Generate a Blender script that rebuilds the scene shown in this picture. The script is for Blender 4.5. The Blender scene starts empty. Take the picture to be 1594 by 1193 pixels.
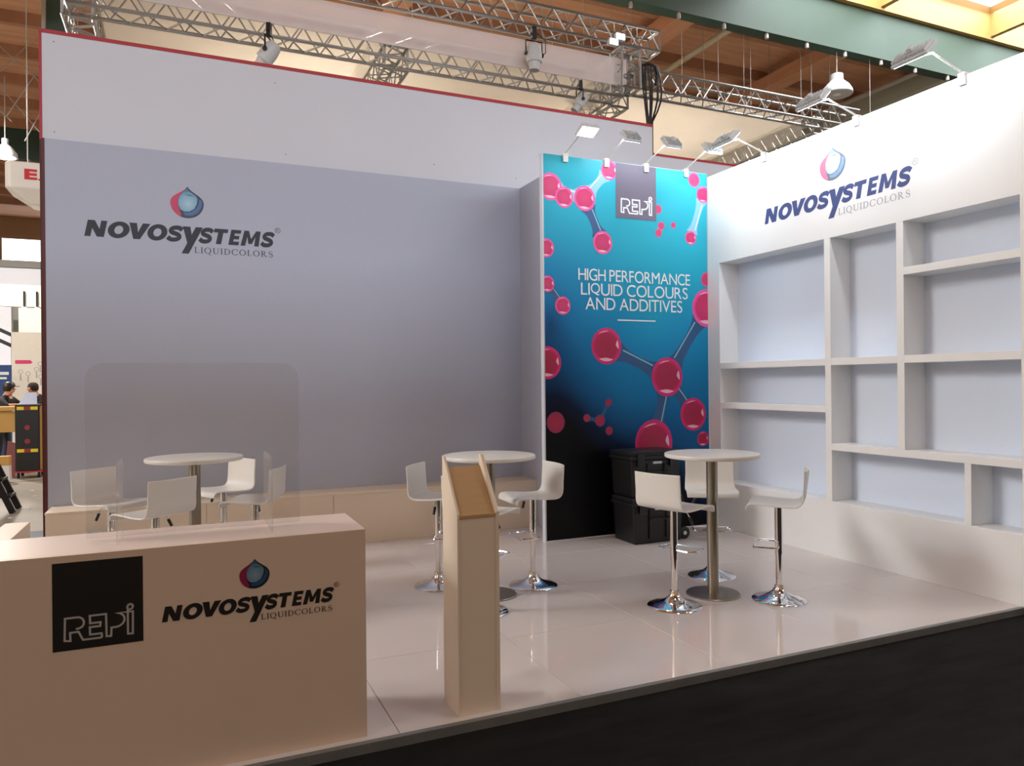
import bpy, bmesh, math, random
from mathutils import Vector, Matrix
R = math.radians
random.seed(7)
S = bpy.context.scene
COL = S.collection

# ------------------------------------------------------------------ camera
YAW, ROLL, EYE = R(23.9), R(0.55), 1.6
cam_data = bpy.data.cameras.new('camera')
cam = bpy.data.objects.new('camera', cam_data)
COL.objects.link(cam)
fw = Vector((math.sin(YAW), math.cos(YAW), 0))
r0 = Vector((math.cos(YAW), -math.sin(YAW), 0)); u0 = Vector((0, 0, 1))
rt = r0*math.cos(ROLL) - u0*math.sin(ROLL); up = u0*math.cos(ROLL) + r0*math.sin(ROLL)
m = Matrix((rt, up, -fw)).transposed().to_4x4(); m.translation = (0, 0, EYE)
cam.matrix_world = m
cam_data.sensor_width = 36; cam_data.lens = 1160/1594*36
cam_data.clip_end = 300; cam_data.clip_start = .02
S.camera = cam

# ------------------------------------------------------------------ light and exposure
S.view_settings.view_transform = 'Standard'; S.view_settings.look = 'None'
S.view_settings.exposure = 0.0; S.view_settings.gamma = 1
S.view_settings.use_curve_mapping = False
W = bpy.data.worlds.new('world'); S.world = W; W.use_nodes = True
W.node_tree.nodes['Background'].inputs[0].default_value = (.85, .93, 1, 1)
W.node_tree.nodes['Background'].inputs[1].default_value = 1.0
def area(name, loc, target, size, power, color, sizey=None, spread=None, parent=None):
    l = bpy.data.lights.new(name, 'AREA'); l.energy = power; l.color = color
    l.size = size
    if sizey: l.shape = 'RECTANGLE'; l.size_y = sizey
    if spread: l.spread = R(spread)
    o = bpy.data.objects.new(name, l); COL.objects.link(o)
    o.location = loc
    o.rotation_euler = (Vector(target) - Vector(loc)).to_track_quat('-Z', 'Y').to_euler()
    if parent: o.parent = parent; o.matrix_parent_inverse = parent.matrix_world.inverted()
    return o
DAY = (.95, .98, 1.0)
LED = (.86, .93, 1.0)
# daylight that falls through the rows of roof lights
SKYROWS = [(12.5, 30, 9.0, 13.9), (12.5, 30, -9.7, -4.8), (-30, -12.5, 9.0, 13.9), (-30, -12.5, -9.7, -4.8)]
for (xa, xb, ya, yb), p in zip(SKYROWS, (2000, 1900, 10500, 1900)):
    area('skylight_daylight', ((xa+xb)/2, (ya+yb)/2, 12.0), ((xa+xb)/2, (ya+yb)/2, 0), xb-xa-.3, p, DAY if ya > 0 else (.88, .96, 1.08), yb-ya-.3)
# added front fill light behind the camera, set at an added rear window
area('front_fill', (1, -27.6, 9.9), (1, 0, 8.2), 52, 4600, (.93, .97, 1.05), 1.9)
# warm high bay lamps of the hall, above the aisle and above the neighbouring stands
for x, y, p in ((-6, 1, 150), (3, 1.5, 60), (10, 1, 150), (2, 20, 700), (-6, 22, 1500), (9, 22, 700), (-8, 38, 1500), (2, 12.5, 260), (8, 12.5, 240)):
    area('high_bay_light', (x, y, 9.0), (x, y, 0), .8, p, (1.0, .92, .84))
LAMP_POWER = 7

# ------------------------------------------------------------------ materials
def srgb(c):
    return tuple(((v/255)/12.92 if v/255 <= .04045 else ((v/255+.055)/1.055)**2.4) for v in c)
MATS = {}
def mat(name, rgb, rough=.5, metal=0, noise=.04, nscale=12, emit=0, bump=0, spec=.5, coat=0, stretch=None, rgb2=None, trans=0, alpha=1, translucent=0):
    if name in MATS: return MATS[name]
    M = bpy.data.materials.new(name); M.use_nodes = True
    N = M.node_tree.nodes; L = M.node_tree.links; B = N['Principled BSDF']
    c = rgb if max(rgb) <= 1 and isinstance(rgb[0], float) else srgb(rgb)
    c2 = srgb(rgb2) if rgb2 else tuple(v*(1-noise*2) for v in c)
    tc = N.new('ShaderNodeTexCoord'); mp = N.new('ShaderNodeMapping')
    L.new(tc.outputs['Object'], mp.inputs[0])
    if stretch: mp.inputs['Scale'].default_value = stretch
    nz = N.new('ShaderNodeTexNoise'); nz.inputs['Scale'].default_value = nscale; nz.inputs['Detail'].default_value = 4
    L.new(mp.outputs[0], nz.inputs['Vector'])
    mx = N.new('ShaderNodeMix'); mx.data_type = 'RGBA'
    mx.inputs[6].default_value = (*c, 1); mx.inputs[7].default_value = (*c2, 1)
    L.new(nz.outputs[0], mx.inputs[0]); L.new(mx.outputs[2], B.inputs['Base Color'])
    B.inputs['Roughness'].default_value = rough; B.inputs['Metallic'].default_value = metal
    B.inputs['Specular IOR Level'].default_value = spec; B.inputs['Coat Weight'].default_value = coat
    B.inputs['Transmission Weight'].default_value = trans; B.inputs['Alpha'].default_value = alpha
    if emit:
        B.inputs['Emission Color'].default_value = (*c, 1); B.inputs['Emission Strength'].default_value = emit
    if bump:
        bp = N.new('ShaderNodeBump'); bp.inputs['Strength'].default_value = bump; bp.inputs['Distance'].default_value = .01
        L.new(nz.outputs[0], bp.inputs['Height']); L.new(bp.outputs[0], B.inputs['Normal'])
    if translucent:
        tr = N.new('ShaderNodeBsdfTranslucent'); L.new(mx.outputs[2], tr.inputs[0])
        ms = N.new('ShaderNodeMixShader'); ms.inputs[0].default_value = translucent
        L.new(B.outputs[0], ms.inputs[1]); L.new(tr.outputs[0], ms.inputs[2])
        L.new(ms.outputs[0], N['Material Output'].inputs[0])
    MATS[name] = M
    return M
white = mat('white laminate', (228, 222, 214), .35, nscale=3, noise=.02)
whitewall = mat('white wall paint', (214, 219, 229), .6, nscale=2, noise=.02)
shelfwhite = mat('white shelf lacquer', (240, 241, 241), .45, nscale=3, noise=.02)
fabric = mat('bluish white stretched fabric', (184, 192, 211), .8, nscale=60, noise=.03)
backfab = mat('bluish white shelf back', (222, 234, 252), .8, nscale=60, noise=.02)
tilemat = mat('glossy white tile', (214, 205, 201), .03, nscale=1.5, noise=.03, spec=.7)
grout = mat('tile joint', (150, 138, 128), .8)
countermat = mat('counter white laminate', (220, 198, 176), .4, nscale=2, noise=.03)
countertop = mat('counter top laminate', (226, 206, 192), .35, nscale=2, noise=.02)
creamwood = mat('cream painted board', (232, 216, 194), .5, nscale=4, noise=.03)
rawboard = mat('raw tan board', (196, 160, 112), .55, nscale=6, noise=.08, stretch=(1, 6, 1))
carpetm = mat('black carpet', (40, 39, 38), .95, nscale=3.5, noise=.2, rgb2=(15, 15, 15), stretch=(.7, 3, 1), bump=.3, spec=.1)
metaledge = mat('brushed aluminium edge', (138, 140, 137), .4, .4, nscale=8, noise=.15)
chrome = mat('chrome', (.82, .82, .83), .06, 1, noise=.0)
steel = mat('brushed steel', (170, 164, 152), .32, 1, nscale=30, noise=.1, stretch=(8, 8, .4))
alu = mat('truss aluminium', (188, 190, 190), .32, 1, nscale=20, noise=.1)
plastic = mat('white stool plastic', (226, 224, 219), .3, nscale=3, noise=.01)
blackpl = mat('black plastic', (16, 16, 17), .45, nscale=20, noise=.2)
blackmetal = mat('black metal', (22, 24, 24), .4, noise=.2)
greyhousing = mat('grey lamp housing', (206, 210, 212), .45, noise=.05)
redtrim = mat('red edge trim', (176, 40, 52), .5)
darkred = mat('dark red edge', (92, 44, 44), .6)
wood = mat('hall roof wood', (228, 174, 138), .7, nscale=1.2, noise=.22, stretch=(.5, 4, 4))
purl = mat('roof purlin wood', (190, 142, 112), .7, nscale=2, noise=.2)
raft = mat('rafter wood', (220, 164, 126), .7, nscale=2, noise=.15, stretch=(3, .4, 3))
palewood = mat('pale skylight wood', (186, 148, 88), .6, nscale=2, noise=.08)
greenbeam = mat('green painted beam', (60, 84, 74), .6, nscale=3, noise=.06)
concrete = mat('hall concrete', (140, 130, 115), .5, nscale=1.3, noise=.25)
hallwall = mat('hall wall', (168, 138, 106), .8, nscale=.6, noise=.15)
cream = mat('cream canopy fabric', (234, 228, 218), .8, nscale=1.5, noise=.05, translucent=.6)
pinkfab = mat('pink gauze fabric', (246, 236, 234), .8, nscale=2, noise=.05, alpha=.5)
gauze = mat('pale gauze', (246, 240, 228), .8, nscale=3, noise=.03, alpha=.3)
skypane = mat('skylight pane', (240, 246, 255), .4, emit=3.2, noise=0)
ledface = mat('lit led face', (235, 245, 255), .4, emit=22, noise=0)
warmface = mat('lit warm lamp', (255, 226, 190), .4, emit=14, noise=0)
navy = mat('navy print', (24, 30, 44), .5, noise=.02)
navyb = mat('blue navy print', (58, 72, 128), .5, noise=.02)
greyprint = mat('grey lettering print', (72, 70, 76), .5, noise=.02)
greylight = mat('pale grey lettering print', (168, 168, 176), .5, noise=.02)
blackp = mat('black print', (16, 15, 14), .5, noise=.02)
blackl = mat('black lettering print', (22, 20, 20), .5, noise=.02)
greysq = mat('grey violet print', (102, 94, 112), .5, noise=.03)
whitep = mat('white print', (232, 236, 238), .5, noise=0)
greyl = mat('light grey print', (176, 172, 166), .5, noise=0)

# ------------------------------------------------------------------ mesh helpers
class MB:
    def __init__(s): s.v = []; s.f = []; s.smooth = []
    def add(s, verts, faces, smooth=False):
        n = len(s.v); s.v += [tuple(v) for v in verts]
        s.f += [tuple(i+n for i in f) for f in faces]; s.smooth += [smooth]*len(faces)
        return s
    def box(s, x0, x1, y0, y1, z0, z1):
        x0, x1 = sorted((x0, x1)); y0, y1 = sorted((y0, y1)); z0, z1 = sorted((z0, z1))
        v = [(x, y, z) for z in (z0, z1) for y in (y0, y1) for x in (x0, x1)]
        return s.add(v, [(0, 2, 3, 1), (4, 5, 7, 6), (0, 1, 5, 4), (2, 6, 7, 3), (0, 4, 6, 2), (1, 3, 7, 5)])
    def lathe(s, prof, n=32, c=(0, 0, 0)):
        v = []; f = []
        for r, z in prof:
            for k in range(n):
                a = 2*math.pi*k/n; v.append((c[0]+r*math.cos(a), c[1]+r*math.sin(a), c[2]+z))
        for i in range(len(prof)-1):
            for k in range(n):
                f.append((i*n+k, i*n+(k+1) % n, (i+1)*n+(k+1) % n, (i+1)*n+k))
        if prof[0][0] > 1e-6: f.append(tuple(range(n))[::-1])
        if prof[-1][0] > 1e-6: f.append(tuple((len(prof)-1)*n+k for k in range(n)))
        return s.add(v, f, True)
    def tube(s, pts, r, n=8, closed=False, rs=None):
        pts = [Vector(p) for p in pts]; v = []; f = []; m_ = len(pts)
        ref = None
        for i, p in enumerate(pts):
            a = pts[i-1] if (i > 0 or closed) else p
            b = pts[(i+1) % m_] if (i < m_-1 or closed) else p
            t = (b-a).normalized()
            if ref is None:
                ref = Vector((0, 0, 1)) if abs(t.z) < .9 else Vector((1, 0, 0))
            x = t.cross(ref).normalized(); y = x.cross(t).normalized(); ref = y
            rr = rs[i] if rs else r
            for k in range(n):
                q = 2*math.pi*k/n
                v.append(p + x*rr*math.cos(q) + y*rr*math.sin(q))
        for i in range(m_ if closed else m_-1):
            j = (i+1) % m_
            for k in range(n):
                f.append((i*n+k, i*n+(k+1) % n, j*n+(k+1) % n, j*n+k))
        if not closed:
            f.append(tuple(range(n))[::-1]); f.append(tuple((m_-1)*n+k for k in range(n)))
        return s.add(v, f, True)
    def bar(s, a, b, w, h=None):
        a = Vector(a); b = Vector(b); t = (b-a).normalized()
        ref = Vector((0, 0, 1)) if abs(t.z) < .95 else Vector((0, 1, 0))
        x = t.cross(ref).normalized()*(w/2); y = x.cross(t).normalized()*((h or w)/2)
        v = [p+i*x+j*y for p in (a, b) for i, j in ((-1, -1), (1, -1), (1, 1), (-1, 1))]
        return s.add(v, [(3, 2, 1, 0), (4, 5, 6, 7), (0, 1, 5, 4), (1, 2, 6, 5), (2, 3, 7, 6), (3, 0, 4, 7)])
    def prism(s, poly, fn, d0, d1):
        n = len(poly)
        v = [fn(u, w, d0) for u, w in poly] + [fn(u, w, d1) for u, w in poly]
        return s.add(v, [tuple(range(n))[::-1], tuple(range(n, 2*n))] + [(i, (i+1) % n, n+(i+1) % n, n+i) for i in range(n)])
    def build(s, name, material, parent=None, bevel=0, seg=2, loc=None):
        me = bpy.data.meshes.new(name); me.from_pydata(s.v, [], s.f); me.update()
        for p, sm in zip(me.polygons, s.smooth): p.use_smooth = sm
        if isinstance(material, (list, tuple)):
            for q in material: me.materials.append(q)
        else: me.materials.append(material)
        bm = bmesh.new(); bm.from_mesh(me); bmesh.ops.recalc_face_normals(bm, faces=bm.faces); bm.to_mesh(me); bm.free()
        if any(s.smooth):
            try: me.set_sharp_from_angle(angle=R(40))
            except Exception: pass
        o = bpy.data.objects.new(name, me); COL.objects.link(o)
        if loc: o.location = loc
        if parent is not None: o.parent = parent
        if bevel:
            b = o.modifiers.new('edge', 'BEVEL'); b.width = bevel; b.segments = seg; b.limit_method = 'ANGLE'
        return o
def box(name, x0, x1, y0, y1, z0, z1, material, parent=None, bevel=0):
    """box in world metres; under a parent the parent's location is taken off"""
    if parent is not None:
        p = world_loc(parent); x0 -= p.x; x1 -= p.x; y0 -= p.y; y1 -= p.y; z0 -= p.z; z1 -= p.z
        return MB().box(x0, x1, y0, y1, z0, z1).build(name, material, parent, bevel)
    cx, cy, cz = (x0+x1)/2, (y0+y1)/2, min(z0, z1)
    return MB().box(x0-cx, x1-cx, y0-cy, y1-cy, z0-cz, z1-cz).build(name, material, None, bevel, loc=(cx, cy, cz))
def world_loc(o):
    v = Vector(o.location); p = o.parent
    while p is not None:
        v = v + Vector(p.location); p = p.parent
    return v
def tag(o, label=None, cat=None, group=None, kind=None):
    if label: o['label'] = label
    if cat: o['category'] = cat
    if group: o['group'] = group
    if kind: o['kind'] = kind
    return o
def thing(name, label, cat, loc=(0, 0, 0), rz=0, group=None):
    o = bpy.data.objects.new(name, None); COL.objects.link(o)
    o.location = loc; o.rotation_euler = (0, 0, rz); o.empty_display_size = .1
    return tag(o, label, cat, group)
def struct(o, label=None): return tag(o, label, kind='structure')
def shared(me, name, parent, M=None):
    o = bpy.data.objects.new(name, me); COL.objects.link(o); o.parent = parent
    if M is not None: o.matrix_local = M
    return o
def copy_tree(root, loc, rz, label, scale=None):
    r = root.copy(); COL.objects.link(r); r.location = loc; r.rotation_euler = (0, 0, rz); r['label'] = label
    for ch in list(root.children):
        c = ch.copy(); COL.objects.link(c); c.parent = r
        for g in list(ch.children):
            d = g.copy(); COL.objects.link(d); d.parent = c
    return r

# flat print: plane functions (u along the reading direction, v up, d proud of the surface)
def plane_y(x0, y0, z0): return lambda u, v, d: (x0+u, y0-d, z0+v)
def plane_x(x0, y0, z0): return lambda u, v, d: (x0-d, y0-u, z0+v)
def flat(name, polys, fn, d, material, parent, stag=0):
    mb = MB(); p = world_loc(parent) if parent is not None else Vector((0, 0, 0))
    for k_, poly in enumerate(polys):
        mb.add([Vector(fn(u, v, d+stag*(k_ % 7)))-p for u, v in poly], [tuple(range(len(poly)))])
    return mb.build(name, material, parent)
GLYPH = {}
def glyph(ch, bold=0.0):
    """triangles of one letter of the built-in font, fitted to the unit square"""
    k = (ch, bold)
    if k in GLYPH: return GLYPH[k]
    cu = bpy.data.curves.new('g', 'FONT'); cu.body = ch; cu.size = 1; cu.offset = bold; cu.resolution_u = 6
    o = bpy.data.objects.new('g', cu); COL.objects.link(o)
    dg = bpy.context.evaluated_depsgraph_get(); dg.update()
    me = bpy.data.meshes.new_from_object(o.evaluated_get(dg))
    V = [(v.co.x, v.co.y) for v in me.vertices]; F = [tuple(p.vertices) for p in me.polygons]
    bpy.data.objects.remove(o); bpy.data.curves.remove(cu); bpy.data.meshes.remove(me)
    x0 = min(v[0] for v in V); x1 = max(v[0] for v in V); y0 = min(v[1] for v in V); y1 = max(v[1] for v in V)
    GLYPH[k] = ([((x-x0)/(x1-x0), (y-y0)/(y1-y0)) for x, y in V], F, (x1-x0)/(y1-y0), (x1-x0, y0, y1))
    return GLYPH[k]
def fit_letters(items, shear=0):
    """items: (char, x0, x1, y0, y1, bold) -> polygons"""
    out = []
    for ch, x0, x1, y0, y1, b in items:
        V, F, _, _ = glyph(ch, b)
        s = shear*(y1-y0)
        P = [(x0 + x*(x1-x0-s) + shear*y*(y1-y0), y0+y*(y1-y0)) for x, y in V]
        out += [[P[i] for i in f] for f in F]
    return out
def text_line(txt, x0, x1, y0, cap, bold=0.0, space=.32, gap=.1):
    """a line of capitals fitted between x0 and x1"""
    w = []; 
    for ch in txt: w.append(space if ch == ' ' else glyph(ch, bold)[2]*(1.0) + gap)
    k = (x1-x0)/(sum(w)-gap); x = x0; items = []
    for ch, a in zip(txt, w):
        if ch != ' ':
            over = .02*cap if ch in 'OCGQSU' else 0
            items.append((ch, x, x+(a-gap)*k, y0-over, y0+cap+(0 if ch == 'U' else over), bold))
        x += a*k
    return fit_letters(items)
def ribbon(pts, w, closed=False):
    """flat stroke of width w with mitred joints"""
    P = [Vector(p) for p in pts]; n = len(P); A = []; B = []
    for i in range(n):
        a = (P[i]-P[i-1]).normalized() if i else (P[1]-P[0]).normalized()
        b = (P[i+1]-P[i]).normalized() if i < n-1 else a
        na = Vector((-a.y, a.x)); nb = Vector((-b.y, b.x)); q = na+nb
        q = q.normalized() if q.length > .05 else na
        k = min(1.5, 1/max(.4, q.dot(nb)))
        A.append(tuple(P[i]+q*w/2*k)); B.append(tuple(P[i]-q*w/2*k))
    return [[B[i], B[i+1], A[i+1], A[i]] for i in range(n-1)]
def var_ellipse(cx, cy, rx, ry, wx, wy, a0=0, a1=360, n=28):
    """elliptic stroke with thick sides and thin top, as in a serif letter"""
    out = []
    for i in range(n):
        q = []
        for a in (a0+(a1-a0)*i/n, a0+(a1-a0)*(i+1)/n):
            c, s_ = math.cos(R(a)), math.sin(R(a))
            q.append(((cx+rx*c, cy+ry*s_), (cx+(rx-wx)*c, cy+(ry-wy)*s_)))
        out.append([q[0][0], q[1][0], q[1][1], q[0][1]])
    return out
def rect(x0, x1, y0, y1): return [(x0, y0), (x1, y0), (x1, y1), (x0, y1)]
TK, TN, SF = .145, .075, .06
def serif_letter(ch):
    """unit-height roman capitals with serifs; returns (polygons, width)"""
    def stem(x): return [rect(x, x+TK, 0, 1), rect(x-.09, x+TK+.09, 0, SF), rect(x-.09, x+TK+.09, 1-SF, 1)]
    if ch == 'I': return stem(.1), .33
    if ch == 'L': return stem(.1)+[rect(.1, .62, 0, SF), [(.62, 0), (.66, .26), (.61, .26), (.55, 0)]], .66
    if ch == 'D': return stem(.1)+[rect(.1, .4, 0, TN), rect(.1, .4, 1-TN, 1)]+var_ellipse(.38, .5, .46, .5, TK, TN, -90, 90), .86
    if ch == 'O': return var_ellipse(.47, .5, .46, .52, TK, TN), .94
    if ch == 'Q': return var_ellipse(.47, .5, .46, .52, TK, TN)+[[(.42, .02), (.56, .03), (1.0, -.26), (.84, -.27)]], .96
    if ch == 'C': return var_ellipse(.5, .5, .48, .52, TK, TN, 42, 318)+[[(.80, .98), (.86, .98), (.87, .70), (.82, .70)], [(.82, .3), (.87, .3), (.86, .1), (.80, .1)]], .9
    if ch == 'U': return [rect(.1, .1+TK, .3, 1), rect(.01, .32, 1-SF, 1), rect(.72, .72+TN, .3, 1), rect(.62, .86, 1-SF, 1)]+var_ellipse(.4375, .34, .3375, .36, TK, TN, 180, 270)+var_ellipse(.4375, .34, .3375, .36, TN, TN, 270, 360), .88
    if ch == 'R': return stem(.1)+[rect(.1, .36, 1-TN, 1), rect(.1, .36, .46, .46+TN)]+var_ellipse(.34, .73, .3, .27, TK, TN, -90, 90)+[[(.3, .48), (.45, .48), (.84, 0), (.67, 0)], rect(.62, .92, 0, SF)], .92
    if ch == 'S':
        P = []; 
        for i in range(25):
            t = i/24
            if t < .5: a = R(30+240*(t/.5)); P.append((.32+.23*math.cos(a), .755+.245*math.sin(a)))
            else: a = R(90-240*((t-.5)/.5)); P.append((.32+.25*math.cos(a), .255+.255*math.sin(a)))
        o = []
        for i in range(24):
            a = Vector(P[i]); b = Vector(P[i+1]); tt = (b-a).normalized(); q = Vector((-tt.y, tt.x))
            w = .035+.05*math.exp(-((i-12)/5)**2)
            o.append([tuple(a-q*w), tuple(b-q*w), tuple(b+q*w), tuple(a+q*w)])
        o += [rect(.5, .55, .68, .95), rect(.06, .11, .05, .32)]
        return o, .64
def serif_line(txt, x0, x1, y0, cap):
    ws = [serif_letter(c) for c in txt]; gap = .16
    tot = sum(w for _, w in ws)+gap*(len(txt)-1)
    k = (x1-x0)/tot; x = x0; out = []
    for P, w in ws:
        for poly in P: out.append([(x+px*k, y0+py*cap) for px, py in poly])
        x += (w+gap)*k
    return out

def radial_mat(name, centre, radius, inner, mid, rim, axis='XZ'):
    """printed ball: colours run from the middle out to the rim"""
    if name in MATS: return MATS[name]
    M = bpy.data.materials.new(name); M.use_nodes = True; N = M.node_tree.nodes; L = M.node_tree.links
    tc = N.new('ShaderNodeTexCoord'); mp = N.new('ShaderNodeMapping'); mp.vector_type = 'TEXTURE'
    mp.inputs['Location'].default_value = centre; mp.inputs['Scale'].default_value = (radius,)*3
    L.new(tc.outputs['Object'], mp.inputs[0])
    ln = N.new('ShaderNodeVectorMath'); ln.operation = 'LENGTH'; L.new(mp.outputs[0], ln.inputs[0])
    cr = N.new('ShaderNodeValToRGB'); L.new(ln.outputs['Value'], cr.inputs[0])
    e = cr.color_ramp.elements; e[0].position = .0; e[0].color = (*srgb(inner), 1)
    e[1].position = 1; e[1].color = (*srgb(rim), 1)
    q = e.new(.72); q.color = (*srgb(mid), 1); q = e.new(.9); q.color = (*srgb(rim), 1)
    L.new(cr.outputs[0], N['Principled BSDF'].inputs['Base Color']); N['Principled BSDF'].inputs['Roughness'].default_value = .5
    MATS[name] = M
    return M

# drop emblem: polygons in logo units (text width = 1)
def bez(p0, p1, p2, p3, n):
    return [tuple((1-t)**3*p0[j]+3*t*(1-t)**2*p1[j]+3*t*t*(1-t)*p2[j]+t**3*p3[j] for j in (0, 1)) for t in [k/n for k in range(n+1)]]
DROP_L = bez((.02, 1.09), (-.28, .62), (-1.0, .55), (-1.0, 0), 14) + [(math.cos(R(180+a)), .97*math.sin(R(180+a))) for a in range(10, 91, 10)]
DROP_R = [(math.cos(R(a)), .97*math.sin(R(a))) for a in range(-80, 0, 10)] + bez((1.0, 0), (1.0, .55), (.32, .62), (.02, 1.09), 14)
DROP_BODY = DROP_L + DROP_R[:-1]
DROP_RED = DROP_L[1:-3] + [(-.33, -.80), (-.45, -.5), (-.54, -.15), (-.55, .18), (-.44, .46), (-.25, .72), (-.06, .93)]
DROP_LENS = [(.02, 1.0), (.12, .82), (.32, .66), (.52, .52), (.63, .33), (.58, .0), (.42, -.34), (.14, -.52), (-.18, -.55), (-.40, -.42), (-.52, -.14), (-.53, .18), (-.42, .46), (-.22, .73)]
DROP_BLUE = [(.72, .28), (.68, .0), (.52, -.32), (.25, -.54), (-.02, -.60), (-.28, -.62), (-.12, -.80), (.28, -.80), (.64, -.58), (.86, -.18), (.90, .12), (.84, .28)]
def heavy(ch):
    if ch == 'N': return [[(0, 0), (0, 1), (.36, 1), (.69, .485), (.69, 1), (1, 1), (1, 0), (.64, 0), (.31, .515), (.31, 0)]]
    if ch == 'O': return var_ellipse(.5, .5, .5, .5, .30, .25, 0, 360, 32)
    if ch == 'V': return [[(0, 1), (.36, 1), (.5, .43), (.64, 1), (1, 1), (.66, 0), (.34, 0)]]
    if ch == 'T': return [[(0, 1), (1, 1), (1, .75), (.69, .75), (.69, 0), (.31, 0), (.31, .75), (0, .75)]]
    if ch == 'E': return [[(0, 0), (0, 1), (1, 1), (1, .765), (.42, .765), (.42, .615), (.93, .615), (.93, .385), (.42, .385), (.42, .235), (1, .235), (1, 0)]]
    if ch == 'M': return [[(0, 0), (.05, 1), (.30, 1), (.5, .47), (.70, 1), (.95, 1), (1, 0), (.75, 0), (.72, .6), (.60, .14), (.40, .14), (.28, .6), (.25, 0)]]
    C = [(.90, .74), (.72, .85), (.50, .87), (.28, .82), (.19, .70), (.28, .58), (.50, .51), (.72, .43), (.82, .30), (.73, .18), (.50, .13), (.28, .15), (.08, .27)]
    P = []
    for i in range(len(C)-1):
        p0, p1, p2, p3 = C[max(0, i-1)], C[i], C[i+1], C[min(len(C)-1, i+2)]
        for k in range(3):
            t = k/3
            P.append(tuple(.5*((2*p1[j])+(-p0[j]+p2[j])*t+(2*p0[j]-5*p1[j]+4*p2[j]-p3[j])*t*t+(-p0[j]+3*p1[j]-3*p2[j]+p3[j])*t**3) for j in (0, 1)))
    P.append(C[-1]); o = []
    for i in range(len(P)-1):
        a = Vector(P[i]); b = Vector(P[i+1])
        ta = (Vector(P[min(i+1, len(P)-1)])-Vector(P[max(0, i-1)])).normalized(); tb = (Vector(P[min(i+2, len(P)-1)])-a).normalized()
        qa = Vector((-ta.y, ta.x))*.13; qb = Vector((-tb.y, tb.x))*.13
        o.append([tuple(a-qa), tuple(b-qb), tuple(b+qb), tuple(a+qa)])
    return o
def heavy_letters(items, shear):
    out = []
    for ch, x0, x1, y0, y1 in items:
        s_ = shear*(y1-y0)
        a, w = {'O': (-.5*s_, (x1-x0)*.985), 'S': (-.5*s_, (x1-x0)*.985), 'V': (-s_, x1-x0), 'T': (-.75*s_, x1-x0-.25*s_)}.get(ch, (0, x1-x0-s_))
        for poly in heavy(ch): out.append([(x0+a+x*w+shear*y*(y1-y0), y0+y*(y1-y0)) for x, y in poly])
    return out
LETTERS = [('N', 0, .113), ('O', .115, .224), ('V', .222, .328), ('O', .313, .416), ('S', .413, .498), ('S', .583, .66), ('T', .662, .742), ('E', .740, .814), ('M', .808, .928), ('S', .924, 1.002)]
CAP = .0905
def logo(parent, fn, width, ink, thin, dark=1.0, d=.0012, tone=''):
    k = width
    sc = lambda polys: [[(u*k, v*k) for u, v in p] for p in polys]
    items = []
    for ch, a, b in LETTERS:
        o = .002 if ch in 'OS' else 0
        items.append((ch, a, b, -o, CAP+o))
    polys = heavy_letters(items, .2)
    polys += [[(.496, CAP), (.536, CAP), (.5426, .045), (.565, CAP), (.603, CAP), (.526, -.066), (.488, -.066), (.5185, -.004)]]
    flat('lettering', sc(polys), fn, d, ink, parent)
    flat('small_lettering', sc(serif_line('LIQUIDCOLORS', .556, .992, -.0595, .035)), fn, d, thin, parent, 1.5e-5)
    # registered sign
    V, F, asp, _ = glyph('R', 0.01); q = .0125
    P = [(1.020-q*.55+x*q*1.1, .104-q*.6+y*q*1.2) for x, y in V]
    flat('registered_mark', sc([[P[i] for i in f] for f in F] + var_ellipse(1.020, .104, .0165, .0165, .0032, .0032)), fn, d, thin, parent)
    # the drop: dark body, red crescent on the reading side, pale blue lens, blue crescent
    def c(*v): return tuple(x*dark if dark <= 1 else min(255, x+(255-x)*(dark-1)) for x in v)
    q = lambda P: [(.520+.0885*x, .2245+.0885*y) for x, y in P]
    body, red, lens, blue = q(DROP_BODY), q(DROP_RED), q(DROP_LENS), q(DROP_BLUE)
    flat('drop_emblem', sc([body]), fn, d, mat('drop body'+tone, c(26, 36, 62), .4, noise=.02), parent)
    p0 = world_loc(parent)
    flat('red_crescent', sc([red]), fn, d+.0006, mat('drop red'+tone, c(196, 40, 92), .4, noise=.05), parent)
    cen = Vector(fn(.525*k, .222*k, d+.0012)) - p0
    lm = radial_mat('drop lens'+tone, cen, .085*k, c(176, 208, 228), c(110, 168, 200), c(60, 120, 160))
    flat('blue_lens', sc([lens]), fn, d+.0012, lm, parent)
    flat('blue_crescent', sc([blue]), fn, d+.0009, mat('drop blue'+tone, c(52, 104, 160), .4, noise=.05), parent)
    flat('lens_streak', sc([q([(-.22, .60), (.15, .50), (.50, .50), (.15, .56)])]), fn, d+.0018, mat('drop streak'+tone, c(30, 50, 84), .4, noise=.02), parent)

REPI = [(0.250,0.256),(0.290,0.262),(0.318,0.277),(0.334,0.303),(0.338,0.336),(0.328,0.366),(0.308,0.388),(0.279,0.400),(0.134,0.400),(0.128,0.125),(0.190,0.116),(0.187,0.217),(0.278,0.219),(0.326,0.112),(0.524,0.111),(0.534,0.125),(0.530,0.165),(0.404,0.165),(0.401,0.258),(0.515,0.258),(0.520,0.306),(0.405,0.306),(0.402,0.400),(0.581,0.400),(0.585,0.118),(0.636,0.115),(0.640,0.220),(0.705,0.222),(0.742,0.236),(0.770,0.260),(0.786,0.292),(0.786,0.328),(0.772,0.362),(0.742,0.386),(0.692,0.397),(0.882,0.394),(0.880,0.112),(0.825,0.116),(0.825,0.425),(0.819,0.455),(0.829,0.481),(0.854,0.491),(0.876,0.480),(0.884,0.460),(0.875,0.436),(0.855,0.424),(0.831,0.420)]
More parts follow.
